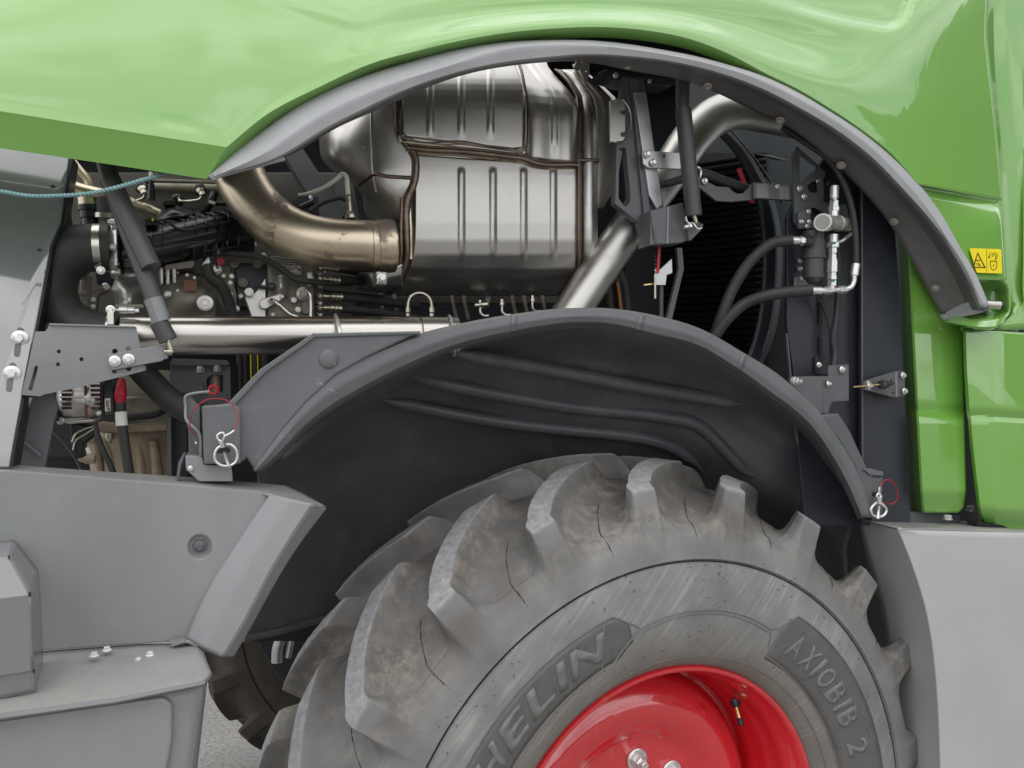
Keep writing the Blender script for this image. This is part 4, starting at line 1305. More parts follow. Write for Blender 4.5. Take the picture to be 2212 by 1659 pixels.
# left arm that carries the fender
ARM = plate('fender_arm', [(497, 872), (565, 800), (676, 723), (684, 720), (905, 718), (860, 740), (800, 768), (725, 810), (663, 868), (610, 930), (566, 992), (548, 1012), (533, 990), (519, 1001), (440, 1001), (436, 880)],
            0.020, 0.05, FENDER, ROOT, bev=0.004)
plate('arm_top_flange', [(676, 720), (910, 715), (906, 722), (680, 729)], 0.016, 0.02, FENDER, ARM, bev=0.002)
plate('arm_slope_flange', [(492, 872), (563, 797), (676, 720), (682, 728), (572, 806), (503, 880)], 0.013, 0.02, FENDER, ARM, bev=0.002)
bolt(710, 775, 0.0195, 21, ARM, FENDER, 'button', name='plug')
block('arm_box', [(437, 877), (505, 873), (519, 884), (521, 1002), (440, 1003)], 0.006, 0.016, FENDER, ARM, rc=5)
plate('pin_slot', [(462, 968), (497, 966), (498, 978), (463, 980)], 0.0055, 0.003, DARK, ARM, rc=5, bev=0)
CH = plate('channel_bracket', [(400, 854), (408, 851), (432, 880), (434, 984), (428, 984), (404, 920)], 0.05, 0.05, DARKGR, ROOT, rc=3)
tube('channel_rim', [(452, 846, .045), (418, 850, .045), (402, 855, .045), (401, 880, .045), (402, 905, .04), (430, 935, .03), (434, 985, .03)], 3.2, SHEET, CH, seg=8)
plate('channel_side', [(406, 912), (431, 937), (431, 985), (408, 984)], 0.06, 0.004, DARKGR, CH)
FT = plate('arm_foot', [(400, 984), (437, 986), (440, 1004), (500, 1006), (503, 1040), (430, 1040), (402, 1015)], 0.03, 0.06, PANEL, ARM, rc=3)
plate('foot_brace', [(385, 1000), (396, 979), (401, 979), (392, 1005), (386, 1040), (380, 1040)], 0.035, 0.02, DARKGR, ARM)
bolt(412, 1012, .027, 6, ARM, ZINC, 'hex'); bolt(424, 957, .045, 3, CH, ZINC, 'hex')
tube('red_ring', [(461 + 9.5 * math.cos(a), 842 + 9 * math.sin(a), 0.12) for a in [k * 2 * math.pi / 16 for k in range(17)]], 3.2, REDCAP, ROOT, seg=8)

# right brackets of the fender
RB = plate('fender_strap', [(1770, 897), (1812, 893), (1836, 930), (1874, 1012), (1886, 1030), (1908, 1032), (1908, 1118), (1884, 1118), (1862, 1060), (1850, 1012), (1812, 948)], 0.06, 0.03, DARKGR, ROOT, bev=0.004)
plate('strap_cap', [(1866, 1014), (1880, 1012), (1908, 1019), (1909, 1028), (1880, 1026)], 0.055, 0.04, FENDER, RB)
bolt(1866, 1090, .057, 5, RB, ZINC, 'hex')
plate('strap_slot', [(1860, 1098), (1872, 1096), (1876, 1108), (1866, 1112)], 0.0585, 0.003, DARK, RB, bev=0)
plate('pin_slot', [(1885, 1064), (1906, 1062), (1907, 1070), (1886, 1072)], 0.0585, 0.003, DARK, RB, bev=0)
AB = plate('angle_bracket', [(1707, 815), (1742, 813), (1778, 813), (1778, 893), (1772, 893), (1740, 862), (1707, 832)], 0.085, 0.006, DARKGR, ROOT)
plate('angle_plate', [(1778, 813), (1834, 813), (1834, 866), (1797, 868), (1789, 893), (1778, 893)], 0.088, 0.006, DARKGR, AB)
plate('angle_plate', [(1790, 790), (1834, 787), (1834, 815), (1790, 815)], 0.094, 0.005, DARKGR, AB)
spool('stud', (1712, 823, .08), (1732, 824, .06), [(0, .35, 10, 20), (.3, .65, 8.5, 6), (.6, 1, 4.5, 12)], ZINC, AB)
spool('stud', (1785, 829, .085), (1797, 829, .078), [(0, .4, 7, 20), (.35, .8, 5, 6), (.75, 1, 3, 12)], ZINC, AB)
bolt(1819, 798, .088, 7, AB, ZINC, 'hex'); bolt(1769, 788, .10, 6, AB, ZINC, 'hex')

# ------------------------------------------------------------------ black bulkhead on the right
BH = plate('bulkhead', [(1862, 360), (1928, 420), (1944, 640), (1968, 1135), (1862, 1135)], 0.135, 0.01, BLACKST, ROOT)
BH2 = plate('bulkhead_panel', [(1700, 700), (1701, 470), (1725, 420), (1790, 330), (1862, 370), (1862, 1135), (1740, 1135), (1722, 940), (1715, 810)], 0.165, 0.01, BLACKST, BH)
tube('fold_edge', [(1862, 380, .136), (1862, 700, .136), (1863, 1000, .136)], 2.2, DARKGR, BH, seg=8)
plate('bulkhead_edge', [(1699, 720), (1702, 720), (1711, 815), (1727, 960), (1723, 960), (1708, 815)], 0.158, 0.006, DARKGR, BH)
for y0, y1 in ((652, 700), (728, 765)):
    plate('hinge', rect(1770, y0, 1777, y1), 0.158, 0.008, BLACKPL, BH)
tube('hinge_pin', [(1774, 640, .158), (1774, 815, .158)], 1.6, BLACKPL, BH, seg=8, n=2)
plate('hinge_leaf', [(1762, 770), (1795, 770), (1795, 808), (1762, 808)], 0.156, 0.006, BLACKST, BH, rc=3)
# spring stop with wooden-coloured rod
SB = plate('stop_bracket', [(1866, 828), (1870, 822), (1932, 803), (1950, 801), (1955, 803), (1955, 856), (1930, 858), (1868, 842), (1865, 836)], 0.105, 0.005, DARKGR, BH, rc=4)
plate('stop_fold', [(1934, 803), (1938, 802), (1940, 857), (1936, 858)], 0.102, 0.004, SHEET, SB)
bolt(1875, 833, .103, 10, SB, ZINC, 'washer')
tube('stop_rod', [(1843, 836, .085), (1910, 830, .085)], 2.3, BRASS, SB, seg=10, n=2)
spool('stop_nut', (1869, 834, .085), (1882, 833, .085), [(0, .35, 9, 20), (.35, 1, 6, 6)], ZINC, SB)
tube('stop_buffer', [(1902, 831, .085), (1905, 831, .085), (1916, 830, .085), (1926, 828, .085), (1931, 828, .085)], [9, 10.5, 10, 5, 2.5], RUBBER, SB, seg=18, n=12, lin=True)
for x, y in ((1951, 811), (1954, 845)): bolt(x, y, .10, 7, SB, ZINC, 'hex')
bolt(1926, 822, .104, 2, SB, BLACKPL, 'bare'); bolt(1928, 848, .104, 2, SB, BLACKPL, 'bare')

# ------------------------------------------------------------------ dark closed space of the engine bay
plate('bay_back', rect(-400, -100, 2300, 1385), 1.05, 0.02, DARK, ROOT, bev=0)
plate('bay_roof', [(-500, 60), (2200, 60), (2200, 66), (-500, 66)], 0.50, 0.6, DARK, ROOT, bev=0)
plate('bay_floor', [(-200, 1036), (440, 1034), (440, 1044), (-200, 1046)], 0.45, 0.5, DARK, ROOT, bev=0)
plate('radiator_shroud', [(1490, 180), (1880, 180), (1880, 1100), (1490, 1100)], 0.62, 0.02, BLACKST, ROOT, bev=0)

# fan shroud ring and radiator slats
RG = loft('shroud_ring', [[(1530, 276, .37), (1556, 297, .37), (1582, 325, .37), (1609, 365, .37), (1630, 410, .37), (1642, 465, .37), (1648, 530, .37), (1647, 610, .37), (1638, 690, .37), (1620, 756, .37), (1600, 800, .37)],
                          [(1545, 270, .36), (1572, 290, .36), (1602, 322, .36), (1632, 368, .36), (1656, 418, .36), (1670, 470, .36), (1677, 535, .36), (1675, 612, .36), (1666, 695, .36), (1648, 760, .36), (1630, 800, .36)],
                          [(1550, 268, .45), (1580, 288, .45), (1612, 322, .45), (1642, 368, .45), (1668, 418, .45), (1682, 470, .45), (1690, 535, .45), (1688, 612, .45), (1680, 695, .45), (1660, 760, .45), (1640, 800, .45)]],
          BLACKST, nu=50, nv=3, th=0.008)
tube('shroud_rim', [(1570, 270, .42), (1620, 330, .42), (1660, 385, .42), (1690, 440, .42)], 2.2, DARKGR, RG, seg=8)
tube('shroud_rim', [(1655, 420, .355), (1670, 470, .355), (1677, 535, .355), (1675, 612, .355), (1666, 695, .355), (1648, 760, .355)], 2.0, DARKGR, RG, seg=8)
RAD = plate('radiator', rect(1350, 330, 1660, 790), 0.56, 0.02, DARK, ROOT, bev=0)
for i in range(30):
    y = 345 + i * 14.5
    tube('radiator_slat', [(1430, y + 24 * (1 - i / 30), .545), (1540, y + 8 * (1 - i / 30), .545), (1652, y - 10 * (1 - i / 30), .545)], 4.6, SLAT, RAD, seg=8)
plate('red_label_strip', [(1592, 366), (1600, 362), (1630, 440), (1618, 436)], 0.50, 0.004, REDCAP, RAD, bev=0)
tube('bay_stiffener', [(1636, 333, .45), (1690, 345, .45), (1702, 347, .45)], [1, 4, 1], DARKGR, ROOT, seg=8)

# ------------------------------------------------------------------ silencer
def sil_off(y):      # bulge of the silencer body over its height
    t = (y - 470) / 168
    return 0.235 + 0.115 * abs(t) ** 3.2 if y > 470 else 0.235 + 0.05 * ((470 - y) / 330) ** 2.2
SIL = None
def silencer():
    global SIL
    ribs = [997, 1065, 1131, 1195]
    def ribf(x, y, y0, y1, amp=0.0046, pitch=ribs, half=8.5):
        m = max((max(0.0, 1 - ((x - c) / half) ** 2) for c in pitch))
        return -amp * m * sm(y0 - 4, y0 + 8, y) * (1 - sm(y1 - 30, y1 + 10, y))
    # lower shell
    ys = [336, 342, 350, 370, 400, 440, 480, 520, 550, 580, 600, 615, 626, 634, 638]
    xl = lambda y: 898 - 34 * sm(560, 640, y) * 0.6 - 12 * sm(500, 620, y)
    xr = lambda y: 1247 - 40 * sm(560, 638, y) ** 2
    rails = []
    for y in ys:
        o = sil_off(y) + (0.012 if y < 340 else 0)
        yl = y - 6 * sm(400, 330, y) ; yr = y + 22 * sm(400, 330, y)
        rails.append([(xl(y), yl, o), (1000, y + 2 * sm(400, 330, y), o), (1120, y + 10 * sm(400, 330, y), o), (xr(y), yr, o)])
    SIL = loft('silencer', rails, STAIN, nu=170, nv=6, th=0.003, disp=lambda x, y: ribf(x, y, 365, 560), ang=50)
    # right end strip and cap
    def strip(name, xs, dx, mat, offd, y0=150, y1=636, par=None, w=18):
        rails = []
        for k in range(w):
            y = y0 + (y1 - y0) * k / (w - 1)
            q = 40 * sm(560, 638, y) ** 2 + 55 * sm(230, 130, y) ** 1.5
            o = sil_off(y) + offd + 0.03 * sm(240, 130, y)
            rails.append([(xs - q, y, o + .004), (xs - q + dx * .12, y, o), (xs - q + dx * .88, y, o), (xs - q + dx, y, o + .006)])
        return loft(name, rails, mat, par or SIL, nu=12, nv=4, th=0.004, ang=50)
    strip('end_seam', 1243, 15, WELD, -0.003)
    strip('end_strip', 1258, 33, STAIN, 0.0)
    # domed end
    rails = []
    for k in range(14):
        y = 138 + (450 - 138) * k / 13
        a = math.sin(math.pi * min(1, max(0, (y - 130) / 330))) ** 0.6
        x0 = 1288 - 50 * sm(230, 138, y)
        rails.append([(x0, y, .25), (x0 + 18 * a, y, .253), (x0 + 38 * a, y, .272), (x0 + 54 * a, y, .315), (x0 + 58 * a, y, .42)])
    loft('end_dome', rails, STAIN3, SIL, nu=16, nv=4, th=0.003, ang=60)
    # middle seam
    for p in ([(880, 318, .244), (905, 322, .241), (1000, 328, .241), (1090, 338, .241), (1138, 345, .241), (1150, 350, .241), (1247, 357, .245)], [(893, 330, .248), (898, 370, .247), (893, 400, .25), (884, 430, .254), (885, 500, .254), (885, 560, .26)]):
        tube('heat_tint_band', p, 11, HEAT, SIL, seg=14)
    tube('waist_seam', [(880, 318, .236), (905, 322, .232), (1000, 328, .232), (1090, 338, .232), (1138, 345, .232), (1150, 350, .232), (1247, 357, .236)], 6.0, WELD, SIL, seg=12)
    tube('waist_seam_end', [(1247, 346, .236), (1293, 347, .238)], 5.0, WELD, SIL, seg=12)
    # upper shell right of the cover
    rails = []
    for k in range(14):
        y = 120 + (340 - 120) * k / 13
        q = 58 * sm(240, 118, y) ** 1.4
        o = 0.238 + 0.085 * sm(260, 110, y) ** 1.6
        rails.append([(1141 - q * .8, y, o + .004), (1146 - q * .8, y, o), (1195 - q, y + 5, o), (1244 - q * 1.2, y + 8, o + .002), (1248 - q * 1.2, y + 8, o + .008)])
    loft('upper_shell', rails, STAIN, SIL, nu=50, nv=5, th=0.003, disp=lambda x, y: ribf(x + 58 * sm(240, 118, y) ** 1.4, y, 100, 330, pitch=[1198]), ang=50)
    # cover plate with its recessed frame
    def cov(x, y):
        d = min(x - 862, 1138 - x + 0, 300 + (x - 862) * 0.115 - y)
        o = -0.006 * sm(3, 10, d)
        return o + (ribf(x, y, 100, 296, pitch=[930, 997, 1060, 1120 + 400]) if d > 10 else 0)
    rails = []
    for k in range(16):
        y = 120 + (306 - 120) * k / 15
        o = 0.236 + 0.07 * sm(240, 100, y) ** 1.6
        sl = lambda x: (x - 862) * 0.115 * sm(200, 300, y)
        q = 30 * sm(240, 118, y) ** 1.4
        rails.append([(861, y, o), (950, y + sl(950), o), (1050, y + sl(1050), o), (1139 - q, y + sl(1139), o)])
    loft('cover_plate', rails, STAIN, SIL, nu=150, nv=5, th=0.004, disp=cov, ang=50)
    tube('cover_seam', [(861, 200, .242), (862, 250, .236), (863, 290, .236), (870, 298, .236), (1000, 312, .236), (1130, 329, .236)], 1.8, WELD, SIL, seg=8)
    tube('cover_seam', [(1137, 333, .236), (1140, 300, .236), (1140, 240, .238), (1134, 190, .25), (1122, 140, .275), (1112, 120, .29)], 3.2, WELD, SIL, seg=8)
    tube('cover_seam', [(872, 306, .236), (1000, 320, .236), (1128, 336, .236)], 3.0, HEAT, SIL, seg=8)
    tube('cover_groove', [(869, 190, .237), (869, 284, .2305), (875, 291, .2300), (1000, 305, .2298), (1118, 319, .2298), (1130, 317, .2300), (1133, 300, .2300), (1133, 245, .232), (1126, 190, .245)], 1.5, WELD, SIL, seg=8, n=90)
    tube('cover_gap', [(860, 195, .240), (860, 250, .233), (861, 292, .233)], 2.4, DARK, SIL, seg=8)
    plate('cover_slot', [(874, 299), (879, 300), (879, 305), (875, 305)], .231, .003, DARK, SIL, bev=0)
    plate('cover_slot', [(1117, 314), (1120, 314), (1120, 322), (1112, 322)], .231, .003, DARK, SIL, bev=0)
    # left edge flange with scorched weld
    tube('left_seam', [(856, 205, .245), (857, 250, .243), (860, 285, .242), (876, 310, .24), (893, 330, .24), (898, 370, .24), (893, 400, .242), (882, 425, .245), (877, 450, .248), (878, 500, .246), (878, 560, .25), (866, 600, .27), (850, 622, .30), (840, 632, .33)], [4, 5, 5, 5.5, 6, 6, 6, 7, 8.5, 10, 10, 9, 7, 5], WELD, SIL, seg=14, n=90)
    tube('left_seam', [(868, 430, .245), (866, 500, .244), (866, 560, .25), (855, 606, .275)], [4, 5, 5, 4], WELD, SIL, seg=10)
    # funnel on the left
    rails = [[(692, 268, .36), (705, 268, .33), (740, 255, .30), (790, 225, .268), (835, 195, .25), (862, 150, .25)],
             [(690, 310, .37), (706, 310, .325), (745, 302, .285), (800, 280, .255), (835, 262, .245), (860, 255, .243)],
             [(694, 340, .38), (712, 345, .33), (760, 345, .285), (800, 345, .258), (840, 330, .245), (880, 318, .242)],
             [(712, 362, .39), (740, 375, .335), (775, 380, .29), (805, 378, .258), (850, 378, .244), (900, 372, .242)],
             [(745, 385, .40), (765, 400, .35), (790, 412, .31), (812, 415, .275), (850, 420, .25), (888, 412, .244)],
             [(775, 395, .42), (785, 425, .37), (800, 445, .335), (825, 452, .30), (850, 450, .27), (878, 440, .25)],
             [(785, 430, .43), (788, 460, .38), (800, 480, .355), (825, 486, .33), (850, 480, .30), (878, 470, .255)]]
    F_ = loft('inlet_funnel', rails, STAIN, SIL, nu=40, nv=6, cross_lin=False, th=0.003, ang=60)
    tube('funnel_crease', [(802, 210, .262), (801, 260, .255), (802, 330, .253), (804, 372, .254), (806, 384, .258), (812, 415, .272)], 2.2, STAIN, F_, seg=8)
    tube('funnel_seam', [(775, 400, .32), (792, 388, .28), (804, 378, .255), (840, 381, .244), (893, 384, .240)], 4.0, WELD, F_, seg=8)
    tube('funnel_arc', [(727, 273, .308), (750, 276, .292), (772, 292, .275), (788, 320, .262)], 1.6, STAIN2, F_, seg=8)
    # lower left bulge and strap bolt
    rails = [[(770, 590, .32), (790, 590, .27), (830, 585, .255), (870, 570, .25)], [(782, 606, .33), (795, 606, .28), (830, 604, .262), (870, 600, .262)],
             [(786, 622, .34), (800, 622, .30), (830, 622, .285), (870, 622, .29)], [(800, 630, .37), (812, 632, .36), (832, 634, .35), (870, 637, .35)]]
    loft('lower_bulge', rails, STAIN, SIL, nu=20, nv=5, cross_lin=False, th=0.003, ang=60)
    # lifting lug at the top right
    plate('lifting_lug', [(1246, 131), (1253, 128), (1270, 132), (1274, 142), (1273, 160), (1269, 183), (1262, 170), (1252, 150), (1240, 145)], .235, .006, STAIN, SIL, holes=[circ(1256, 135, 2.2, 10), circ(1267, 153, 2.5, 10)], bev=0)
    tube('weld_bead', [(1242, 144, .245), (1250, 152, .25), (1256, 168, .25), (1262, 180, .25), (1270, 193, .255)], [3, 5, 3, 5, 2], HEAT, SIL, seg=8)
    # bracket on the end
    plate('end_bracket', [(1318, 217), (1344, 216), (1350, 221), (1351, 236), (1341, 239), (1341, 246), (1351, 248), (1351, 284), (1341, 287), (1341, 294), (1351, 296), (1351, 302), (1345, 305), (1318, 307)], .172, .006, STAIN, SIL, bev=0.001)
    tube('bracket_lip', [(1316, 218, .22), (1322, 217, .17), (1344, 215, .17), (1351, 222, .17), (1351, 300, .17), (1346, 305, .17), (1322, 307, .17), (1316, 308, .22)], 1.6, STAIN2, SIL, seg=8, n=60)
    # stick-on scuffs: part number stencil
    return SIL
SIL = silencer()

# exhaust elbow and clamp
EX = tube('exhaust_elbow', [(470, 180, .31), (488, 270, .30), (505, 330, .285), (521, 384, .268), (551, 439, .245), (600, 486, .218), (655, 513, .205), (712, 525, .20), (775, 529, .20), (840, 532, .205)], 53.5, HEAT, ROOT, seg=44, n=90, ang=60)
tube('elbow_bead', [(799, 531, .20), (812, 531, .20)], 54.5, HEAT, EX, seg=44, n=2, cap=False)
CL = tube('exhaust_clamp', [(813, 531, .20), (817, 531, .20), (846, 532, .203), (850, 532, .203)], [55, 57.5, 57.5, 56], HEAT, ROOT, seg=44, n=12, lin=True, ang=30)
block('clamp_block', [(813, 586), (836, 588), (836, 615), (814, 614)], .145, .04, STAIN, CL, rc=2)
bolt(825, 600, .143, 11.5, CL, ZINC, 'hex', spin=.3)
# exhaust gas sensor
SEN = spool('gas_sensor', (757, 474, .195), (751, 410, .205), [(0, .12, 13, 24), (.10, .24, 10, 6), (.22, .6, 6.8, 20), (.6, .72, 6.2, 20), (.70, .76, 7, 20)], HOSE_SIL, ROOT)
tube('sensor_sleeve', [(752, 420, .203), (750, 398, .207), (748, 382, .21), (742, 376, .215), (728, 386, .225), (705, 402, .24), (683, 412, .255), (660, 419, .27), (646, 421, .28)], [5.5, 5.2, 4.6, 4.6, 3.6, 3.6, 3.6, 3.4, 3.4], CREAM, SEN, seg=10, n=60)
tube('sensor_lead', [(752, 436, .30), (738, 428, .30), (715, 432, .30), (690, 442, .30), (670, 456, .30)], 5, RUBBER, SEN, seg=10, corr=0.08, n=50)
# frame members behind the sensor
plate('frame_brace', [(617, 340), (652, 318), (748, 462), (728, 480), (700, 480)], .42, .03, DARKGR, ROOT)
plate('frame_upright', [(722, 372), (752, 362), (756, 470), (728, 470)], .45, .03, DARKGR, ROOT)
plate('sensor_holder', [(632, 430), (650, 420), (688, 425), (690, 462), (640, 460)], .34, .03, BLACKST, ROOT, rc=4)
bolt(671, 428, .336, 5, ROOT, ZINC, 'hex'); tube('sensor_plug', [(648, 448, .325), (676, 436, .325)], 6, BLACKPL, ROOT)
plate('plug_stripe', [(648, 442), (664, 434), (665, 436), (649, 444)], .322, .002, REDCAP, ROOT, bev=0)

# ------------------------------------------------------------------ charge-air pipe running along the machine
PIPE = tube('charge_air_pipe', [(262, 724, .14), (600, 725, .15), (800, 725.5, .155), (985, 726, .16)], [41.5, 42, 42, 42], STAIN2, ROOT, seg=48, n=40)
tube('pipe_clip', [(725 + 3 * math.sin(a) + 15 * (1 - math.cos(a)) * .5, 725 - 43.5 * math.cos(a), .148 - .052 * math.sin(a)) for a in [k * math.pi / 12 for k in range(13)]], 4.2, ZINC, PIPE, seg=10)
tube('pipe_clip', [(970 + 12 * math.sin(a) * .5 + 5 * (1 - math.cos(a)), 725 - 42.8 * math.cos(a), .158 - .050 * math.sin(a)) for a in [k * math.pi / 12 for k in range(13)]], 3.2, ZINC, PIPE, seg=10)
tube('pipe_seam', [(905, 725, .155), (907, 725, .155)], 42.3, WELD, PIPE, seg=40, n=2, cap=False)
# rubber elbow and its band clamps
HB = tube('rubber_elbow', [(262, 722, .14), (238, 720, .145), (190, 712, .16), (140, 685, .18), (112, 630, .20), (122, 575, .20), (165, 541, .20), (215, 535, .20), (240, 535, .20)], [40, 42, 45, 50, 54, 54, 52, 50, 49], RUBBER, ROOT, seg=36, n=80, ang=70)
tube('band_clamp', [(206, 535.5, .20), (222, 535.5, .20)], 51.5, STAIN2, HB, seg=40, n=2, cap=False)
bolt(218, 584, .175, 9, HB, ZINC, 'washer')
tube('band_clamp', [(232, 720, .145), (246, 721, .145)], 44, STAIN2, HB, seg=40, n=2, cap=False)
spool('clamp_screw', (238, 669, .12), (306, 671, .12), [(.28, .55, 7.5, 16), (.55, .78, 6.5, 16), (.78, .92, 4, 6), (.10, .3, 4, 10)], ZINC, HB)
bolt(239, 669, .112, 9.5, HB, ZINC, 'washer')
plate('clamp_tab', [(231, 672), (246, 672), (246, 702), (231, 702)], .098, .012, STAIN2, HB)
# second hose dropping behind the bracket
tube('coolant_hose', [(262, 762, .22), (290, 785, .22), (325, 822, .22), (365, 862, .21), (410, 890, .20), (440, 900, .20)], 26, RUBBER, ROOT, seg=24, n=40)

# ------------------------------------------------------------------ engine
ENG = block('engine_block', [(118, 372), (760, 372), (790, 560), (760, 690), (118, 690)], .50, .4, IRONDK, ROOT)
plate('cylinder_head', [(300, 372), (480, 376), (488, 470), (330, 470), (300, 440)], .42, .09, IRONDK, ENG, rc=4)
tube('fuel_rail', [(326, 404, .38), (480, 407, .38)], 9, IRON, ENG, seg=16, n=2)
plate('head_rib', [(300, 384), (480, 390), (480, 396), (300, 390)], .40, .03, IRON, ENG)
for x, y in ((310, 412), (436, 416)):
    spool('pipe_nut', (x - 4, y - 8, .365), (x + 2, y + 7, .36), [(0, .5, 9, 6), (.5, 1, 7, 16)], HOSE_SIL, ENG)
    bolt(x - 4, y - 6, .375, 14, ENG, BLACKPL, 'button', name='pipe_grommet')
tube('injector_pipe', [(313, 416, .36), (311, 426, .36), (303, 431, .36), (288, 435, .36)], 3.2, HOSE_SIL, ENG, seg=10)
tube('injector_pipe', [(438, 420, .36), (432, 430, .36), (416, 434, .36), (400, 435, .36), (388, 433, .36), (386, 427, .37)], 3.2, HOSE_SIL, ENG, seg=10)
bolt(384, 432, .375, 14, ENG, BLACKPL, 'button', name='pipe_grommet')
spool('rail_connector', (327, 390, .35), (327, 432, .35), [(0, .2, 5, 12), (.2, .55, 7, 8), (.5, 1, 8.5, 8)], BLACKPL, ENG)
spool('white_cap', (326, 372, .345), (326, 386, .345), [(0, 1, 4, 12)], CREAM, ENG)
tube('steel_cross_pipe', [(120, 384, .36), (146, 398, .36), (240, 425, .36), (324, 455, .37), (372, 476, .38)], 13, HEAT, ENG, seg=20)
tube('bent_pipe', [(158, 350, .40), (176, 372, .40), (190, 390, .40), (196, 410, .40)], 9, HEAT, ENG, seg=16)
tube('bent_pipe', [(140, 372, .40), (160, 366, .40), (176, 372, .40)], 8, HEAT, ENG, seg=16)
spool('copper_coupling', (190, 425, .37), (192, 446, .37), [(0, 1, 20, 28)], HEAT, ENG)
spool('black_coupling', (192, 444, .37), (196, 490, .37), [(0, .25, 22, 28), (.25, .6, 19, 28), (.6, 1, 16, 28)], BLACKPL, ENG)
spool('breather_hose', (228, 428, .37), (230, 466, .37), [(0, 1, 24, 28)], RUBBER, ENG)
tube('band_clamp', [(229, 464, .37), (229, 474, .37)], 26, STAIN2, ENG, seg=28, n=2)
# throttle flange and black inlet manifold
TF = loft('throttle_flange', [[(233, 478, .27), (246, 474, .26), (252, 474, .26)], [(236, 535, .19), (247, 535, .185), (252, 535, .185)], [(238, 590, .24), (250, 596, .235), (255, 596, .235)], [(242, 602, .33), (252, 606, .33), (256, 606, .33)]], ALU, ENG, nu=8, nv=8, cross_lin=False, th=0.01)
tube('throttle_ring', [(251, 535, .27), (262, 535, .27)], 58, BLACKPL, ENG, seg=40, n=2)
for x, y in ((236, 480), (236, 535), (244, 588)): spool('flange_bolt', (x - 3, y, .18), (x + 16, y, .18), [(0, .3, 5.5, 6), (.25, 1, 7, 16)], ALU, ENG)
MAN = loft('inlet_manifold', [
    [(258, 478, .36), (330, 474, .36), (370, 464, .36), (420, 452, .37), (480, 442, .38), (545, 452, .40)],
    [(258, 490, .29), (330, 487, .29), (370, 478, .29), (420, 466, .30), (480, 456, .31), (545, 466, .34)],
    [(258, 535, .25), (330, 530, .25), (380, 520, .255), (430, 508, .27), (490, 496, .29), (550, 500, .33)],
    [(258, 575, .28), (330, 570, .28), (385, 560, .285), (430, 548, .30), (490, 535, .32), (550, 535, .36)],
    [(258, 588, .36), (330, 584, .36), (385, 574, .36), (430, 560, .37), (490, 548, .39), (550, 548, .40)]], BLACKPL, ENG, nu=40, nv=5, cross_lin=False, th=0.005)
for x0 in range(318, 540, 24):
    dy = (x0 - 318) * 0.17
    tube('manifold_rib', [(x0, 478 - dy, .33), (x0 + 6, 490 - dy, .278), (x0 + 8, 530 - dy, .243 + (x0 - 318) * .0003), (x0 + 4, 568 - dy, .275), (x0 + 2, 582 - dy, .33)], 2.2, BLACKPL, MAN, seg=6, n=16)
for k, y in enumerate((492, 512, 540, 562)):
    tube('manifold_rib', [(262, y + 2, .262 if k in (1, 2) else .285), (330, y - 1, .252 if k in (1, 2) else .28), (420, y - 16, .262 if k in (1, 2) else .29), (540, y - 34, .31)], 2.0, BLACKPL, MAN, seg=6, n=20)
for i in range(9):
    x0 = 335 + i * 22; dy = (x0 - 335) * 0.17
    tube('manifold_lattice', [(x0, 492 - dy, .275), (x0 + 12, 478 - dy, .29), (x0 + 22, 486 - dy, .278)], 1.8, BLACKPL, MAN, seg=6, n=10)
    tube('manifold_lattice', [(x0, 478 - dy, .29), (x0 + 22, 488 - dy - 4, .272)], 1.6, BLACKPL, MAN, seg=6, n=4)
loft('manifold_cap', [[(340, 460, .36), (370, 440, .36), (395, 446, .36), (416, 452, .37)], [(338, 468, .31), (372, 450, .30), (398, 455, .30), (418, 458, .31)], [(336, 476, .29), (372, 470, .28), (400, 466, .28), (422, 462, .30)]], BLACKPL, ENG, nu=16, nv=5, cross_lin=False, th=0.004)
plate('cap_top', [(350, 437), (356, 431), (376, 431), (378, 442), (352, 444)], .31, .05, BLACKPL, ENG, rc=3)
block('sensor_plug', [(309, 472), (318, 468), (336, 470), (337, 486), (312, 488)], .25, .04, BLACKPL, ENG)
plate('plug_clip', rect(328, 472, 332, 477), .247, .003, YELLOW, ENG, bev=0)
tube('wiring', [(337, 477, .25), (352, 475, .25), (362, 480, .25), (380, 492, .25), (398, 497, .25), (440, 490, .26), (500, 478, .28), (540, 470, .30)], 3.0, BLACKPL, ENG, seg=8, corr=.1, n=60)
tube('corrugated_loom', [(436, 462, .30), (448, 450, .30), (456, 436, .30), (462, 420, .32)], 8, BLACKPL, ENG, seg=12, corr=.09, n=40)
tube('corrugated_loom', [(458, 440, .30), (480, 440, .30), (505, 442, .31)], 5, BLACKPL, ENG, seg=10, corr=.09, n=34)
plate('loom_tie', [(452, 432), (466, 436), (464, 442), (450, 438)], .285, .01, ZINC, ENG)
# castings below the manifold
loft('turbine_neck', [[(250, 580, .36), (262, 596, .34), (285, 604, .34), (303, 590, .36)], [(248, 596, .33), (262, 612, .29), (285, 618, .28), (306, 602, .33)], [(244, 614, .33), (258, 626, .28), (284, 632, .265), (310, 618, .33)],
                      [(240, 622, .33), (262, 640, .27), (285, 642, .26), (308, 630, .32)], [(248, 642, .32), (265, 652, .265), (288, 654, .262), (306, 646, .32)], [(249, 660, .31), (262, 664, .25), (288, 664, .25), (308, 660, .31)]], ALU, ENG, nu=24, nv=5, cross_lin=False, th=0.004)
tube('neck_gasket', [(262, 583, .30), (270, 590, .285), (284, 594, .28), (296, 588, .29), (302, 578, .31)], 5, CREAM, ENG, seg=10)
tube('neck_flange', [(250, 662, .20), (310, 663, .20)], 5, IRON, ENG, seg=12)
block('sensor_stack', [(266, 556), (289, 554), (290, 580), (268, 582)], .235, .05, BLACKPL, ENG)
for y in (561, 567, 573): plate('sensor_fin', rect(266, y, 290, y + 2), .232, .004, DARKGR, ENG, bev=0)
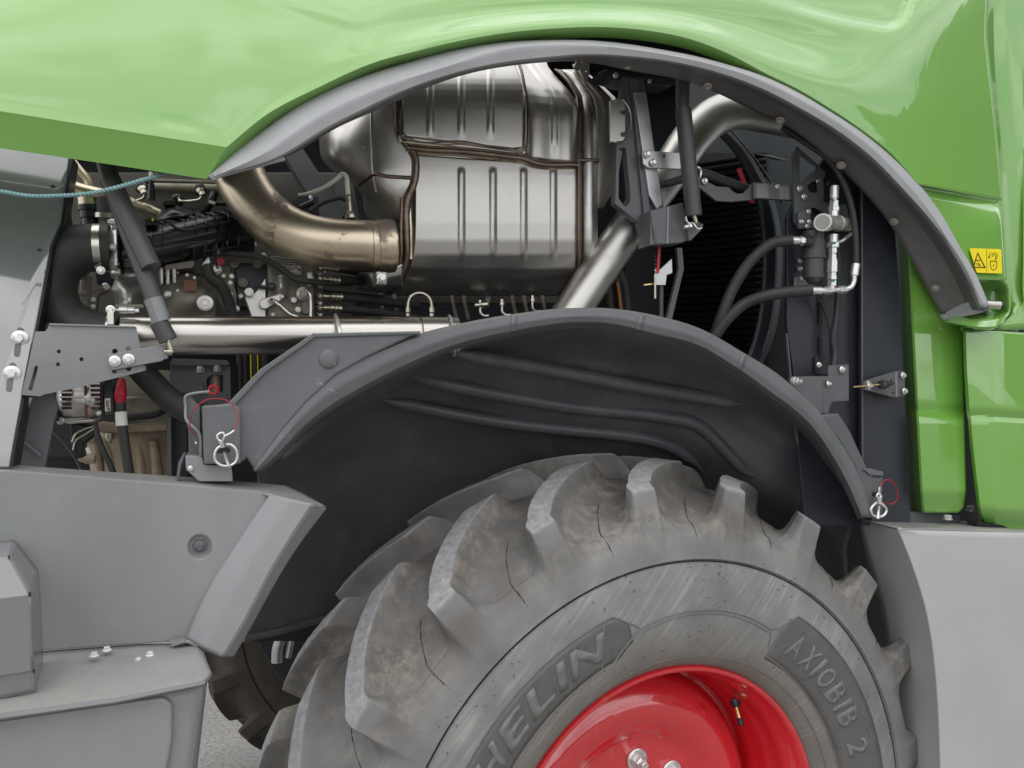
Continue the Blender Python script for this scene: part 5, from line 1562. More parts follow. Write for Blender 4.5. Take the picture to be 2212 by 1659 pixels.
block('mount_bracket', [(172, 590), (188, 584), (190, 674), (182, 676), (172, 650)], .27, .05, IRON, ENG)
for x, y in ((169, 600), (172, 635), (172, 660)): spool('stud', (x - 4, y, .255), (x + 14, y, .255), [(0, .35, 6, 6), (.3, 1, 5, 12)], IRON, ENG)
for x, y, r in ((193, 590, 7), (228, 619, 8), (200, 648, 6), (200, 662, 6)): bolt(x, y, .30, r, ENG, ALU, 'hex')
plate('mount_web', [(190, 630), (222, 618), (232, 626), (210, 636), (206, 672), (190, 672)], .31, .03, IRON, ENG)
plate('side_cover', [(206, 588), (247, 586), (250, 612), (240, 612), (208, 613)], .33, .05, BLACKST, ENG, rc=4)
for x in (348, 362, 376): block('casting_rib', [(x - 5, 578), (x + 4, 576), (x + 5, 614), (x - 4, 616)], .30, .05, ALU, ENG, rc=3)
block('casting_band', [(342, 586), (386, 584), (386, 592), (342, 594)], .32, .05, ALU, ENG)
plate('casting_lump', [(355, 572), (420, 562), (418, 578), (356, 584)], .30, .06, IRON, ENG, rc=5)
GH = loft('gear_housing', [[(352 + 108 * t, 600 + (-14 + 28 * abs(t - .5)), .34) for t in (0, .25, .5, .75, 1)], [(346 + 122 * t, 622, .27 + .04 * (2 * t - 1) ** 2) for t in (0, .25, .5, .75, 1)],
                         [(342 + 128 * t, 650, .255 + .05 * (2 * t - 1) ** 2) for t in (0, .25, .5, .75, 1)], [(346 + 120 * t, 690, .30) for t in (0, .25, .5, .75, 1)]], IRON, ENG, nu=24, nv=6, cross_lin=False, th=0.005)
plate('rusty_plate', [(396, 604), (425, 606), (425, 630), (396, 629)], .255, .004, RUST, GH, rc=2)
bolt(443, 655, .25, 17, GH, ALU, 'socket', name='plug'); bolt(362, 636, .265, 8, GH, ALU, 'hex'); bolt(404, 594, .27, 4, GH, ALU, 'hex')
block('bolt_boss', [(354, 629), (372, 628), (372, 643), (356, 645)], .275, .04, ALU, GH)
bolt(475, 565, .31, 9.5, ENG, REDCAP, 'button', name='red_cap')
tube('red_cap_body', [(475, 565, .325), (475, 565, .305)], 8.5, REDCAP, ENG, seg=20, n=2)
bolt(471, 543, .32, 6.5, ENG, ALU, 'hex')
tube('corrugated_hose', [(446, 575, .27), (456, 600, .26), (474, 614, .255), (488, 636, .255), (497, 662, .255), (504, 690, .26)], 12, RUBBER, ENG, seg=16, corr=.05, n=80)
tube('wire_hose', [(478, 545, .30), (515, 549, .29), (552, 553, .28), (590, 569, .27), (618, 588, .265), (640, 603, .265), (668, 608, .265), (700, 611, .28), (760, 612, .32)], 7, RUBBER, ENG, seg=14)
block('pump_cover', [(506, 568), (580, 568), (580, 664), (512, 664)], .36, .08, BLACKST, ENG, rc=6)
for x, y, r in ((506, 569, 10), (525, 611, 10), (556, 571, 9)): bolt(x, y, .345, r, ENG, IRON, 'socket')
for x, y, r in ((500, 597, 6.5), (483, 596, 5), (498, 635, 5), (511, 667, 7), (497, 611, 6), (467, 582, 12)): bolt(x, y, .31, r, ENG, ALU, 'hex')
plate('timing_plate', [(452, 575), (495, 575), (512, 640), (512, 690), (500, 690), (470, 640)], .34, .05, IRON, ENG, rc=4)
plate('lift_bracket', [(528, 640), (552, 632), (574, 600), (574, 690), (546, 690)], .30, .03, ALU, ENG, rc=4)
bolt(538, 631, .285, 9.5, ENG, ALU, 'socket')
PUMP = block('injection_pump', [(578, 560), (600, 552), (676, 570), (680, 690), (577, 690)], .31, .12, IRON, ENG, rc=6)
plate('pump_rib', [(588, 586), (676, 592), (676, 598), (588, 592)], .305, .02, IRON, PUMP, rc=2)
loft('pump_dome', [[(588, 596, .315), (605, 594, .28), (625, 596, .315)], [(586, 625, .315), (606, 625, .275), (628, 625, .315)], [(588, 640, .315), (606, 642, .29), (628, 640, .315)]], ALU, PUMP, nu=14, nv=6, cross_lin=False, th=0.003)
for i in range(4): plate('pump_fin', [(584, 553 + i * 5), (640, 560 + i * 5), (640, 562 + i * 5), (584, 555 + i * 5)], .30, .03, ALU, PUMP, bev=0)
plate('pump_label', [(617, 572), (650, 574), (650, 593), (631, 592), (617, 584)], .304, .002, CREAM, PUMP, rc=2, bev=0)
for a in ([(619, 575), (643, 576.5)], [(619, 578.5), (630, 579)], [(634, 579), (643, 579.5)], [(619, 582), (636, 583)], [(630, 589.5), (648, 590.5)]):
    plate('label_print', stroke(a, 1.1), .3015, .0004, INK, PUMP, bev=0)
plate('label_print', rect(644.5, 580, 648.5, 585.5), .3015, .0004, INK, PUMP, bev=0)
fl = [(572 + 12 * math.cos(a), 656 + 12 * math.sin(a)) for a in [R(k) for k in range(60, 250, 20)]] + [(606 + 7 * math.cos(a), 641 + 7 * math.sin(a)) for a in [R(k) for k in range(250, 430, 30)]]
plate('pipe_flange', fl, .285, .02, ALU, PUMP, bev=0.002)
bolt(609, 641, .284, 5, PUMP, ALU, 'hex')
tube('fuel_pipe', [(582, 650, .29), (588, 649, .27), (600, 656, .26), (612, 667, .26), (625, 678, .26), (645, 686, .26)], 5.2, STAIN2, PUMP, seg=14)
bolt(655, 635, .29, 15, PUMP, ALU, 'hex'); spool('banjo', (655, 635, .29), (655, 634, .262), [(0, 1, 8, 18)], IRON, PUMP)
tube('fuel_pipe', [(656, 631, .27), (664, 628, .265), (669, 634, .262), (671, 650, .262), (671, 692, .262)], 4.6, STAIN2, PUMP, seg=14)
for x, y, r in ((635, 648, 6.5), (644, 669, 6.5), (670, 598, 7.5)): bolt(x, y, .295, r, PUMP, ALU, 'socket')
block('valve_block', [(652, 646), (676, 648), (676, 680), (652, 678)], .30, .05, IRON, PUMP, rc=2)
tube('lever', [(552, 618, .29), (580, 620, .285), (592, 617, .28)], 4, BLACKPL, PUMP, seg=10); bolt(586, 619, .28, 9, PUMP, BLACKPL, 'button')
plate('hose_bracket', [(664, 588), (676, 588), (674, 618), (664, 618)], .275, .01, ALU, PUMP, rc=2)
for y, x1 in ((579, 722), (604, 725), (641, 730), (666, 728)):
    plate('flange_plate', [(682, y - 5), (690, y - 10), (699, y - 5), (699, y + 16), (682, y + 16)], .32, .02, IRON, ENG, rc=3)
    bolt(692, y + 14, .318, 5, ENG, ALU, 'hex')
    tube('hose_pipe', [(688, y + 1, .325), (690, y, .30), (698, y - 1, .29), (712, y - 1, .29)], 5.5, HOSE_SIL, ENG, seg=14)
    spool('hose_ferrule', (x1 - 16, y - 1, .29), (x1 + 10, y + 1, .292), [(0, .12, 6.5, 16), (.1, .3, 8.2, 18), (.3, .42, 7, 18), (.42, .62, 9, 18), (.62, .7, 7.6, 18), (.7, 1, 8.8, 18)], HOSE_SIL, ENG)
    tube('hydraulic_hose', [(x1 + 8, y + 1, .292), (780, y + 4, .32), (840, y + 12, .38), (900, y + 20, .46)], 9, RUBBER, ENG, seg=14)
# things seen under the silencer
tube('u_pipe', [(881, 672, .30), (881, 660, .30), (885, 644, .30), (896, 635, .30), (915, 635, .30), (927, 644, .30), (932, 660, .30), (932, 672, .30)], 4.2, HOSE_SIL, ENG, seg=14)
for x in (881, 932): spool('pipe_nut', (x, 664, .30), (x, 692, .30), [(0, .4, 6.2, 6), (.45, .7, 5.4, 6), (.7, 1, 6, 6)], HOSE_SIL, ENG)
for x, y in ((1037, 660), (1084, 658), (1150, 650)):
    spool('small_fitting', (x, y - 12, .34), (x, y + 8, .34), [(0, .3, 4, 6), (.3, .7, 5.5, 6), (.7, 1, 3.5, 12)], HOSE_SIL, ENG)
    tube('small_pipe', [(x, y + 6, .34), (x + 1, y + 16, .34), (x + 8, y + 22, .34), (x + 18, y + 22, .34)], 2.8, ZINC, ENG, seg=10)
spool('small_fitting', (1024, 660, .34), (1052, 658, .34), [(0, .5, 6, 16), (.5, 1, 8, 16)], HOSE_SIL, ENG)
plate('hanging_tab', [(1050, 636), (1062, 636), (1056, 662), (1048, 662)], .36, .01, DARKGR, ENG)
for x, r in ((1340, 7), (1352, 9), (1318, 8)): tube('bay_hose', [(x - 30, 560, .50), (x - 6, 610, .48), (x, 650, .48), (x + 4, 720, .48)], r, RUBBER, ENG, seg=12)
tube('orange_hose', [(1333, 610, .47), (1338, 640, .47), (1343, 690, .47)], 3, mk('orange_sleeve', (.45, .16, .03), .5), ENG, seg=10)
# small pipes and wires under the charge-air pipe
for x, m, r in ((541, YELLOW, 1.6), (556, YELLOW, 1.4), (528, RUBBER, 5), (549, RUBBER, 5), (516, RUBBER, 6), (570, RUBBER, 8)): tube('loom_wire', [(x, 755, .33), (x + 1, 800, .33), (x + 3, 870, .33)], r, m, ENG, seg=10)

# engine mount
MNT = plate('engine_mount', [(367, 784), (374, 775), (490, 779), (497, 788), (500, 930), (400, 930), (367, 900)], .31, .03, DARKGR, ROOT, holes=[[(446, 846), (446, 818), (456, 810), (482, 810), (482, 846)]], rc=0, bev=0)
plate('mount_lip', [(367, 786), (374, 774), (490, 778), (497, 788), (490, 790), (376, 790)], .295, .02, DARKGR, MNT)
plate('mount_rib', [(372, 828), (440, 832), (440, 850), (372, 848)], .30, .02, DARKGR, MNT)
for x, y in ((433, 797), (469, 795)): spool('stud', (x, y - 6, .28), (x, y + 8, .28), [(0, .4, 6, 12), (.3, 1, 9, 6)], GALV, MNT)
tube('mount_post', [(465, 805, .33), (465, 850, .33)], 12, TAN, MNT, seg=16, n=2)

# oil pan and lower engine
PAN = loft('oil_pan', [
    [(176, 930, .36), (240, 932, .34), (300, 930, .34), (365, 928, .36)],
    [(182, 950, .36), (240, 948, .335), (300, 946, .335), (365, 944, .36)],
    [(190, 985, .37), (240, 985, .35), (300, 985, .35), (365, 985, .37)],
    [(200, 1040, .38), (240, 1040, .355), (300, 1040, .355), (370, 1040, .38)]], TAN, ENG, nu=24, nv=5, th=0.006)
for x, w in ((205, 9), (228, 12), (296, 10), (330, 13)):
    tube('pan_rib', [(x, 950, .345), (x + 6, 985, .352), (x + 12, 1040, .36)], [w * .7, w, w], TAN, PAN, seg=14)
block('pan_rail', [(212, 912), (270, 918), (362, 914), (362, 930), (270, 936), (212, 934)], .325, .04, TAN, PAN)
block('pan_rail', [(180, 940), (206, 938), (206, 956), (182, 958)], .33, .04, TAN, PAN)
plate('lower_block', [(250, 800), (370, 800), (366, 915), (250, 912)], .40, .08, IRON, ENG)
tube('block_rib', [(262, 862, .39), (300, 860, .385), (330, 868, .39)], 4, IRON, ENG, seg=10)
bolt(302, 924, .322, 7, PAN, TAN, 'socket'); spool('drain_stud', (237, 936, .32), (237, 958, .32), [(0, .5, 9, 16), (.5, .75, 6, 16), (.75, 1, 4, 6)], HOSE_SIL, PAN)
spool('drain_plug', (168, 991, .33), (206, 991, .33), [(0, .2, 6, 6), (.15, .45, 8, 16), (.4, 1, 11, 16)], TAN, PAN)
tube('wiring_loom', [(262, 905, .33), (300, 900, .33), (340, 893, .33), (362, 880, .34)], 8, RUBBER, ENG, seg=12)
FP = plate('frame_post', [(361, 900), (370, 898), (371, 1040), (361, 1040)], .25, .06, DARKGR, ROOT)
plate('frame_web', [(371, 896), (405, 902), (404, 1040), (371, 1040)], .30, .02, BLACKST, FP)

# alternator
ALT = loft('alternator', [
    [(118, 806, .33), (124, 800, .32), (150, 798, .315), (181, 797, .315), (215, 799, .32), (221, 804, .33)],
    [(118, 822, .24), (124, 820, .225), (150, 818, .215), (181, 818, .215), (215, 820, .225), (221, 824, .24)],
    [(120, 850, .205), (126, 850, .19), (150, 850, .18), (181, 850, .18), (214, 850, .19), (220, 850, .205)],
    [(122, 880, .21), (128, 882, .195), (150, 882, .186), (181, 882, .186), (213, 881, .195), (219, 880, .21)],
    [(126, 900, .25), (132, 903, .24), (152, 904, .23), (181, 904, .23), (210, 903, .24), (217, 898, .25)]], ALU, ROOT, nu=40, nv=6, cross_lin=False, th=0.004)
plate('stator_gap', [(181, 800), (186, 800), (188, 904), (183, 904)], .178, .006, COPPER, ALT, bev=0)
for i in range(6):
    y = 831 + i * 9.6
    o = .19 + .012 * ((y - 850) / 40) ** 2 - .009
    for x0, x1 in ((132, 154), (195, 214)):
        pl_ = plate('vent_slot', [(x0 + i * .3, y), (x1, y), (x1, y + 5.4), (x0 + i * .3, y + 5.4)], o - .0075, .004, DARK, ALT, rc=2, bev=0)
        plate('winding', rect(x0 + (x1 - x0) * .55, y + 1, x1 - 2, y + 4.8), o - .009, .002, COPPER, ALT, bev=0)
        tube('vent_bar', [(x0 - 2, y - 2, o - .007), (x1 + 2, y - 2, o - .007)], 2.4, ALU, ALT, seg=8, n=2)
block('alternator_foot', [(133, 902), (210, 902), (204, 912), (150, 916), (134, 912)], .22, .05, ALU, ALT, rc=3)
bolt(131, 909, .21, 8, ALT, ALU, 'hex'); bolt(213, 892, .19, 6, ALT, ALU, 'hex')
block('pulley_cover', [(92, 850), (97, 842), (118, 838), (124, 870), (127, 910), (113, 912), (94, 870)], .20, .06, BLACKPL, ALT, rc=4)
block('regulator_housing', [(221, 814), (246, 812), (249, 898), (222, 902)], .185, .06, BLACKPL, ALT, rc=4)
plate('rating_label', [(226, 861), (238, 860), (239, 888), (227, 889)], .1825, .001, CREAM, ALT, rc=2, bev=0)
for x in (228.5, 231, 233.5): plate('label_print', [(x, 864), (x + 1.1, 864), (x + 1.6, 880), (x + .5, 880)], .181, .0004, DARKGR, ALT, bev=0)
plate('label_print', [(236.5, 879), (237.5, 886), (229, 886.5)], .181, .0004, INK, ALT, bev=0)
tube('red_boot', [(262, 823, .19), (262, 832, .18), (261, 845, .18), (260, 860, .18), (261, 874, .18)], [8, 13, 11.5, 10, 9.5], REDCAP, ALT, seg=20, n=30)
tube('battery_cable', [(261, 870, .18), (262, 900, .18), (266, 935, .18), (272, 975, .18), (280, 1030, .18)], 10.5, RUBBER, ALT, seg=18)
tube('cable_sleeve', [(261, 889, .18), (263, 919, .18)], 11.8, CREAM, ALT, seg=18, n=4)
tube('cable', [(206, 912, .21), (212, 945, .21), (224, 975, .21), (236, 1000, .21), (248, 1030, .21)], [5, 6, 7, 7, 7], RUBBER, ALT, seg=14)
tube('cable', [(112, 930, .30), (140, 958, .30), (160, 985, .30), (178, 1020, .30)], 3, STRUT, ALT, seg=10)
block('loom_guide', [(150, 915), (158, 912), (205, 925), (206, 940), (180, 960), (178, 990), (160, 992), (152, 950)], .24, .04, BLACKPL, ALT, rc=4)
tube('guide_trim', [(156, 955, .235), (162, 940, .235), (180, 928, .235), (205, 920, .235)], 2.0, HOSE_SIL, ALT, seg=8)
tube('guide_trim', [(158, 972, .235), (164, 952, .235), (184, 938, .235), (208, 922, .235)], 2.0, HOSE_SIL, ALT, seg=8)
plate('paper_tag', [(184, 968), (192, 966), (197, 978), (188, 981)], .23, .001, CREAM, ALT, bev=0)

# ------------------------------------------------------------------ sheet metal at the left
LPF = tilted(0.085, HC + 0.07, 0.32)
LP = plate('side_sheet', [(-60, 300), (0, 310), (152, 330), (131, 480), (109, 530), (80, 690), (47, 855), (19, 1010), (-60, 1010)], 0, .012, SHEETG, ROOT,
           offf=LPF, bev=0.002)
plate('sheet_return', [(152, 336), (158, 340), (137, 482), (115, 532), (86, 692), (53, 857), (26, 1010), (19, 1010), (47, 855), (80, 690), (109, 530), (131, 480)], 0, .05, BLACKPL, LP,
      offf=lambda x, y: LPF(x, y) + .008)
for x, y in ((114, 404), (85, 541)):
    bolt(x, y, LPF(x, y) + .0005, 4.5, LP, DARK, 'button', name='hole_disc')  # dark disc laid on the sheet in place of an open hole
for x, y in ((43, 731), (26, 807)):
    o = LPF(x, y)
    plate('slot', [(x - 12, y + 12), (x + 3, y + 8), (x + 0, y + 36), (x - 5, y + 40), (x - 13, y + 38)], 0, .001, DARKGR, LP, rc=5, bev=0, offf=lambda x, y: LPF(x, y) - .0008)
    plate('slot', circ(x + 1, y - 16, 8, 14), 0, .001, DARKGR, LP, bev=0, offf=lambda x, y: LPF(x, y) - .0008)
    bolt(x, y, o - .001, 17, LP, ZINC, 'washer')
plate('inner_sheet', [(112, 838), (125, 880), (118, 905), (97, 1010), (20, 1010), (40, 905), (48, 860)], .12, .01, DARKGR, ROOT)
tube('inner_strut', [(66, 858, .10), (50, 895, .10), (40, 930, .10)], 6, GALV, ROOT, seg=12)
tube('sheet_bead', [(40, 945, .112), (62, 962, .112), (88, 985, .112)], 4, DARKGR, ROOT, seg=10)

# bracket for the gas strut
def hole(x, y, r, ry=None): return circ(x, y, r, 14, ry)
BR = plate('strut_bracket', [(76, 716), (97, 716), (103, 710), (107, 699), (290, 706), (295, 712), (312, 790), (312, 801), (165, 838), (95, 852), (86, 856), (47, 853)], .055, .005, SHEET, ROOT,
           holes=[hole(127, 759, 4.6), hole(176, 776, 4.6), hole(125, 787, 4.6), hole(248, 759, 6), hole(278, 754, 6), hole(248, 801, 6), hole(278, 796, 6), [(75, 791), (81, 790), (82, 795), (70, 842), (65, 844), (61, 841)]], bev=0)
plate('bracket_lip', [(105, 698), (290, 704), (292, 708), (106, 703)], .050, .03, SHEET, BR)
plate('bracket_lip', [(312, 790), (315, 788), (315, 800), (312, 802)], .052, .01, SHEET, BR)
ARMB = plate('strut_arm', [(232, 770), (236, 766), (300, 753), (345, 745), (355, 748), (356, 775), (350, 780), (243, 800), (236, 795)], .046, .006, SHEET, BR, rc=5)
plate('arm_fold', [(352, 746), (362, 744), (363, 773), (355, 777)], .043, .01, SHEET, ARMB, rc=2)
bolt(248, 780, .0445, 12, BR, ZINC, 'washer'); bolt(278, 776, .0445, 12, BR, ZINC, 'washer')
# gas struts
GS = tube('gas_strut', [(222, 325, .10), (240, 395, .085), (345, 680, .035), (350, 692, .035)], [19, 20, 19, 18], STRUT, ROOT, seg=24, n=20, lin=True)
tube('strut_sleeve', [(238, 388, .075), (327, 578, .035)], 21.0, STRUT, GS, seg=24, n=4)
tube('strut_boot', [(343, 697, .035), (364, 735, .035)], [19.5, 19.5], STRUT, GS, seg=24, n=4)
tube('strut_rod', [(362, 733, .035), (371, 762, .035)], 6, HOSE_SIL, GS, seg=14, n=3)
spool('ball_joint', (356, 759, .04), (374, 760, .035), [(0, .5, 5.5, 14), (.45, 1, 8, 16)], HOSE_SIL, GS)
GS2 = tube('gas_strut', [(1473, 120, .10), (1475, 240, .10)], 14.5, STRUT, ROOT, seg=24, n=3)
tube('strut_sleeve', [(1476, 236, .10), (1486, 340, .10), (1499, 466, .10)], 17.3, STRUT, GS2, seg=24, n=8)
tube('strut_rod', [(1499, 464, .10), (1505, 486, .10)], 5, HOSE_SIL, GS2, seg=12, n=3)
spool('ball_joint', (1503, 478, .10), (1508, 492, .10), [(0, .4, 5, 14), (.3, 1, 7.5, 16)], STRUT, GS2)
tube('spring_clip', [(1481, 468, .095), (1484, 478, .095), (1488, 482, .09), (1497, 482, .09), (1503, 490, .09), (1508, 494, .09), (1516, 492, .09)], 2.2, ZINC, GS2, seg=8)
spool('clip_bolt', (1478, 491, .095), (1496, 486, .095), [(0, .5, 4, 12), (.45, .8, 6.5, 6)], ZINC, GS2)

# post that carries the right strut
PO = plate('strut_post', [(1347, 165), (1390, 170), (1395, 220), (1440, 480), (1432, 530), (1395, 530), (1380, 480), (1329, 440), (1332, 320)], .18, .02, DARKGR, ROOT,
           holes=[fillet([(1338, 320), (1352, 318), (1362, 420), (1360, 440), (1350, 448), (1336, 428)], 4)], bev=0)
plate('post_edge', [(1362, 168), (1376, 170), (1412, 530), (1398, 530)], .172, .012, DARKGR, PO)
plate('galvanised_rail', [(1370, 199), (1396, 199), (1431, 440), (1420, 452), (1402, 420)], .166, .006, GALV, PO)
plate('cross_strap', [(1388, 327), (1393, 325), (1490, 331), (1490, 366), (1400, 362), (1390, 354)], .155, .006, GALV, PO, rc=2)
bolt(1398, 333, .15, 7.5, PO, ZINC, 'hex'); bolt(1411, 351, .15, 7.5, PO, ZINC, 'hex'); plate('strap_hole', circ(1435, 337, 3, 10), .1535, .002, DARK, PO, bev=0)
BXX = plate('post_box', [(1406, 455), (1476, 437), (1483, 472), (1490, 518), (1472, 525), (1404, 530)], .13, .05, DARKGR, PO, bev=0.003)
plate('box_fold', [(1442, 447), (1446, 446), (1444, 526), (1440, 527)], .127, .004, SHEET, BXX)
plate('box_wing', [(1483, 478), (1520, 484), (1516, 496), (1492, 520), (1488, 518)], .12, .01, DARKGR, BXX)
tube('weld_bead', [(1408, 462, .13), (1411, 490, .128), (1416, 526, .13)], 3, DARKGR, BXX, seg=8)
plate('roof_flange', [(1292, 158), (1310, 150), (1345, 155), (1450, 170), (1475, 168), (1450, 184), (1350, 178), (1320, 168)], .20, .05, BLACKST, PO)
bolt(1329, 164, .158, 6, PO, ZINC, 'bare'); bolt(1402, 176, .158, 5, PO, ZINC, 'bare')
# spring and strap hanging below
tube('black_spring', [(1414, 530 + i * 2.2, .16 + .004 * math.sin(i * 1.6)) for i in range(30)], 2.2, BLACKPL, PO, seg=6, n=90)
tube('threaded_rod', [(1415, 580, .16), (1415, 645, .16)], 2.6, HOSE_SIL, PO, seg=8, n=2)
plate('red_strap', [(1422, 530), (1428, 530), (1424, 590), (1418, 590)], .165, .002, REDCAP, PO, bev=0)
plate('latch_plate', [(1418, 590), (1452, 558), (1453, 590), (1441, 594), (1438, 616), (1414, 616)], .17, .006, GALV, PO)
tube('latch_rod', [(1428, 614, .18), (1428, 690, .18)], 5, STRUT, PO, seg=10, n=2)
plate('stay_bar', [(1462, 535), (1474, 535), (1478, 580), (1452, 690), (1440, 690), (1466, 580)], .24, .01, DARKGR, PO)
plate('latch_pin', [(1391, 614), (1414, 611), (1414, 614), (1391, 617)], .165, .004, BRASS, PO, bev=0)

# tail pipe
TP = tube('tail_pipe', [(1222, 692, .235), (1290, 590, .25), (1372, 472, .26), (1440, 380, .28), (1500, 292, .30), (1540, 255, .31), (1590, 238, .32), (1660, 246, .33), (1740, 262, .34)], [40, 40, 41, 40, 40, 41, 42, 41, 40], STAIN, ROOT, seg=40, n=80, ang=60)
# thin hose under the strap, its clip and holder
TH = tube('vent_hose', [(1395, 402, .22), (1430, 398, .20), (1470, 388, .18), (1512, 375, .17), (1560, 390, .18), (1620, 408, .20), (1650, 415, .22)], [7, 8, 10, 11, 10, 9, 8], RUBBER, ROOT, seg=18)
tube('hose_clip', [(1508, 362, .165), (1513, 366, .155), (1514, 376, .152), (1511, 384, .155), (1505, 388, .165)], 3, ZINC, TH, seg=8)
HH = plate('hose_holder', [(1495, 350), (1504, 366), (1520, 388), (1548, 402), (1575, 404), (1582, 412), (1592, 418), (1606, 417), (1620, 404), (1626, 395), (1631, 395), (1631, 431), (1580, 436), (1548, 434), (1530, 420), (1510, 404)], .165, .006, DARKGR, ROOT)
bolt(1522, 391, .16, 7, HH, ZINC, 'hex')
plate('holder_arm', [(1629, 394), (1722, 398), (1745, 402), (1745, 434), (1629, 428)], .155, .012, DARKGR, HH)
plate('arm_glint', [(1635, 397), (1657, 397), (1662, 428), (1635, 426)], .1545, .002, SHEET, HH, bev=0)
plate('arm_glint', [(1682, 402), (1704, 403), (1704, 431), (1684, 430)], .1545, .002, SHEET, HH, bev=0)
bolt(1679, 403, .153, 5.5, HH, ZINC, 'hex')
# pierced valve plate
VP = plate('valve_plate', [(1721, 315), (1755, 345), (1784, 372), (1779, 389), (1779, 437), (1790, 440), (1828, 441), (1836, 480), (1836, 500), (1800, 498), (1728, 494), (1717, 480), (1713, 334)], .145, .006, DARKGR, ROOT,
           holes=[fillet([(1727, 332), (1768, 362), (1732, 391), (1728, 391)], 3), fillet([(1743, 401), (1767, 386), (1769, 416), (1748, 416)], 3), fillet([(1752, 448), (1762, 449), (1795, 470), (1800, 480), (1770, 482), (1752, 480)], 3)], bev=0)
bolt(1727, 407, .142, 7, VP, ZINC, 'hex'); bolt(1737, 425, .142, 7, VP, ZINC, 'hex'); bolt(1767, 391, .15, 6, VP, ZINC, 'hex'); bolt(1788, 395, .16, 6, VP, STRUT, 'hex')
plate('valve_tab', [(1724, 459), (1750, 447), (1751, 480), (1785, 482), (1785, 492), (1726, 494)], .135, .006, DARKGR, VP)
for x, y in ((1747, 457), (1731, 479), (1748, 479), (1744, 489)): bolt(x, y, .134, 5.5, VP, ZINC, 'hex')
for x, y in ((1728, 563), (1728, 580), (1728, 602)): bolt(x, y, .155, 5.5, VP, ZINC, 'hex')
plate('valve_tab', [(1718, 600), (1730, 595), (1750, 608), (1750, 625), (1718, 625)], .15, .006, SHEET, VP)
# black filter
FB = spool('hydraulic_filter', (1756, 500, .11), (1757, 612, .11), [(0, .20, 22, 32), (.16, .5, 24, 32), (.48, .53, 25, 32), (.5, .9, 21, 32), (.88, 1, (20, 12), 32)], STRUT, VP)
spool('filter_port', (1738, 519, .09), (1752, 521, .09), [(0, 1, 12, 20)], RUBBER, FB)
# gauge and fittings
FI = spool('fitting_stack', (1803, 402, .085), (1797, 630, .085), [(0, .12, 9.2, 24), (.12, .145, 6.9, 20), (.14, .21, 9.8, 6), (.20, .24, 12.1, 6), (.23, .33, 10.3, 24),
                                                                 (.46, .56, 10.3, 24), (.54, .585, 13.8, 6), (.58, .64, 9.2, 6), (.64, .66, 6.9, 16), (.65, .70, 8.6, 6), (.69, .72, 10.3, 6), (.715, .82, 11.3, 6), (.82, .85, 9.2, 6), (.845, .89, 10.3, 6), (.89, .90, 6.9, 16), (.895, .95, 9.8, 6), (.95, 1, 6.9, 16)], ZINC, VP)
spool('valve_body', (1782, 478, .07), (1836, 486, .10), [(0, .5, 15, 28), (.5, .55, 17, 28), (.55, .85, 15, 28), (.85, 1, 14, 6)], ALU, FI)
GA = spool('pressure_gauge', (1787, 484, .075), (1777, 480, .045), [(0, .3, 15, 32), (.25, .7, 17.5, 32), (.7, 1, 19, 32)], ALU, FI)
tube('gauge_glass', [(1777, 480, .0446), (1776.8, 480, .0436)], 15, mk('cloudy_gauge_glass', (.35, .34, .31), .15, coat=.6), GA, seg=28, n=2)
tube('curved_pipe', [(1803, 524, .09), (1815, 522, .09), (1828, 514, .09), (1840, 504, .10)], 3.8, ZINC, FI, seg=14)
spool('tee', (1780, 628, .085), (1830, 625, .085), [(0, .3, 8.5, 6), (.3, .62, 5.5, 16), (.62, .95, 8.5, 6), (.95, 1, 6, 16)], ZINC, FI)
for x, y in ((1798, 433), (1801, 525), (1799, 606)): plate('green_mark', rect(x - 3, y - 3, x + 5, y + 2), .0725, .001, mk('green_ink', (.03, .25, .12), .5) if 'green_ink' not in MATS else MATS['green_ink'], FI, bev=0)
HA = tube('hydraulic_hose', [(1540, 735, .20), (1556, 690, .18), (1590, 610, .16), (1630, 555, .14), (1670, 525, .12), (1712, 519, .10)], 12, RUBBER, ROOT, seg=20)
spool('hose_end', (1706, 519, .10), (1746, 521, .09), [(0, .48, 8.5, 24), (.46, .56, 6.5, 16), (.54, .75, 10, 6), (.74, 1, 8.5, 6)], ZINC, HA)
HB2 = tube('hydraulic_hose', [(1538, 735, .19), (1570, 690, .17), (1610, 655, .15), (1660, 638, .12), (1710, 630, .10), (1752, 627, .087)], 12.5, RUBBER, ROOT, seg=20)
spool('hose_end', (1748, 627.5, .087), (1782, 628, .085), [(0, .75, 8.5, 24), (.75, 1, 6.5, 16)], ZINC, HB2)
HC2 = tube('hydraulic_hose', [(1690, 275, .14), (1735, 305, .11), (1790, 345, .09), (1822, 395, .075), (1840, 450, .07), (1848, 510, .07), (1849, 572, .075)], 6.5, RUBBER, ROOT, seg=18)
spool('hose_end', (1849, 570, .075), (1845, 600, .075), [(0, .85, 8.8, 24), (.85, 1, 6, 20)], ZINC, HC2)
tube('elbow_fitting', [(1846, 597, .075), (1844, 610, .076), (1838, 620, .078), (1826, 625, .083)], 5.5, ZINC, HC2, seg=16)
tube('corrugated_hose', [(1809, 538, .13), (1811, 570, .13), (1810, 620, .13), (1807, 680, .13), (1800, 740, .13), (1803, 765, .13), (1797, 800, .12), (1790, 816, .11)], 6.5, RUBBER, ROOT, seg=14, corr=.05, n=110)
tube('valve_cable', [(1768, 640, .14), (1778, 662, .14), (1790, 700, .14), (1794, 740, .14), (1793, 780, .14), (1788, 816, .13)], 2.8, RUBBER, ROOT, seg=10)
tube('valve_cable', [(1765, 632, .14), (1768, 650, .13), (1782, 652, .12), (1794, 645, .12), (1797, 632, .12)], 2.8, RUBBER, ROOT, seg=10)

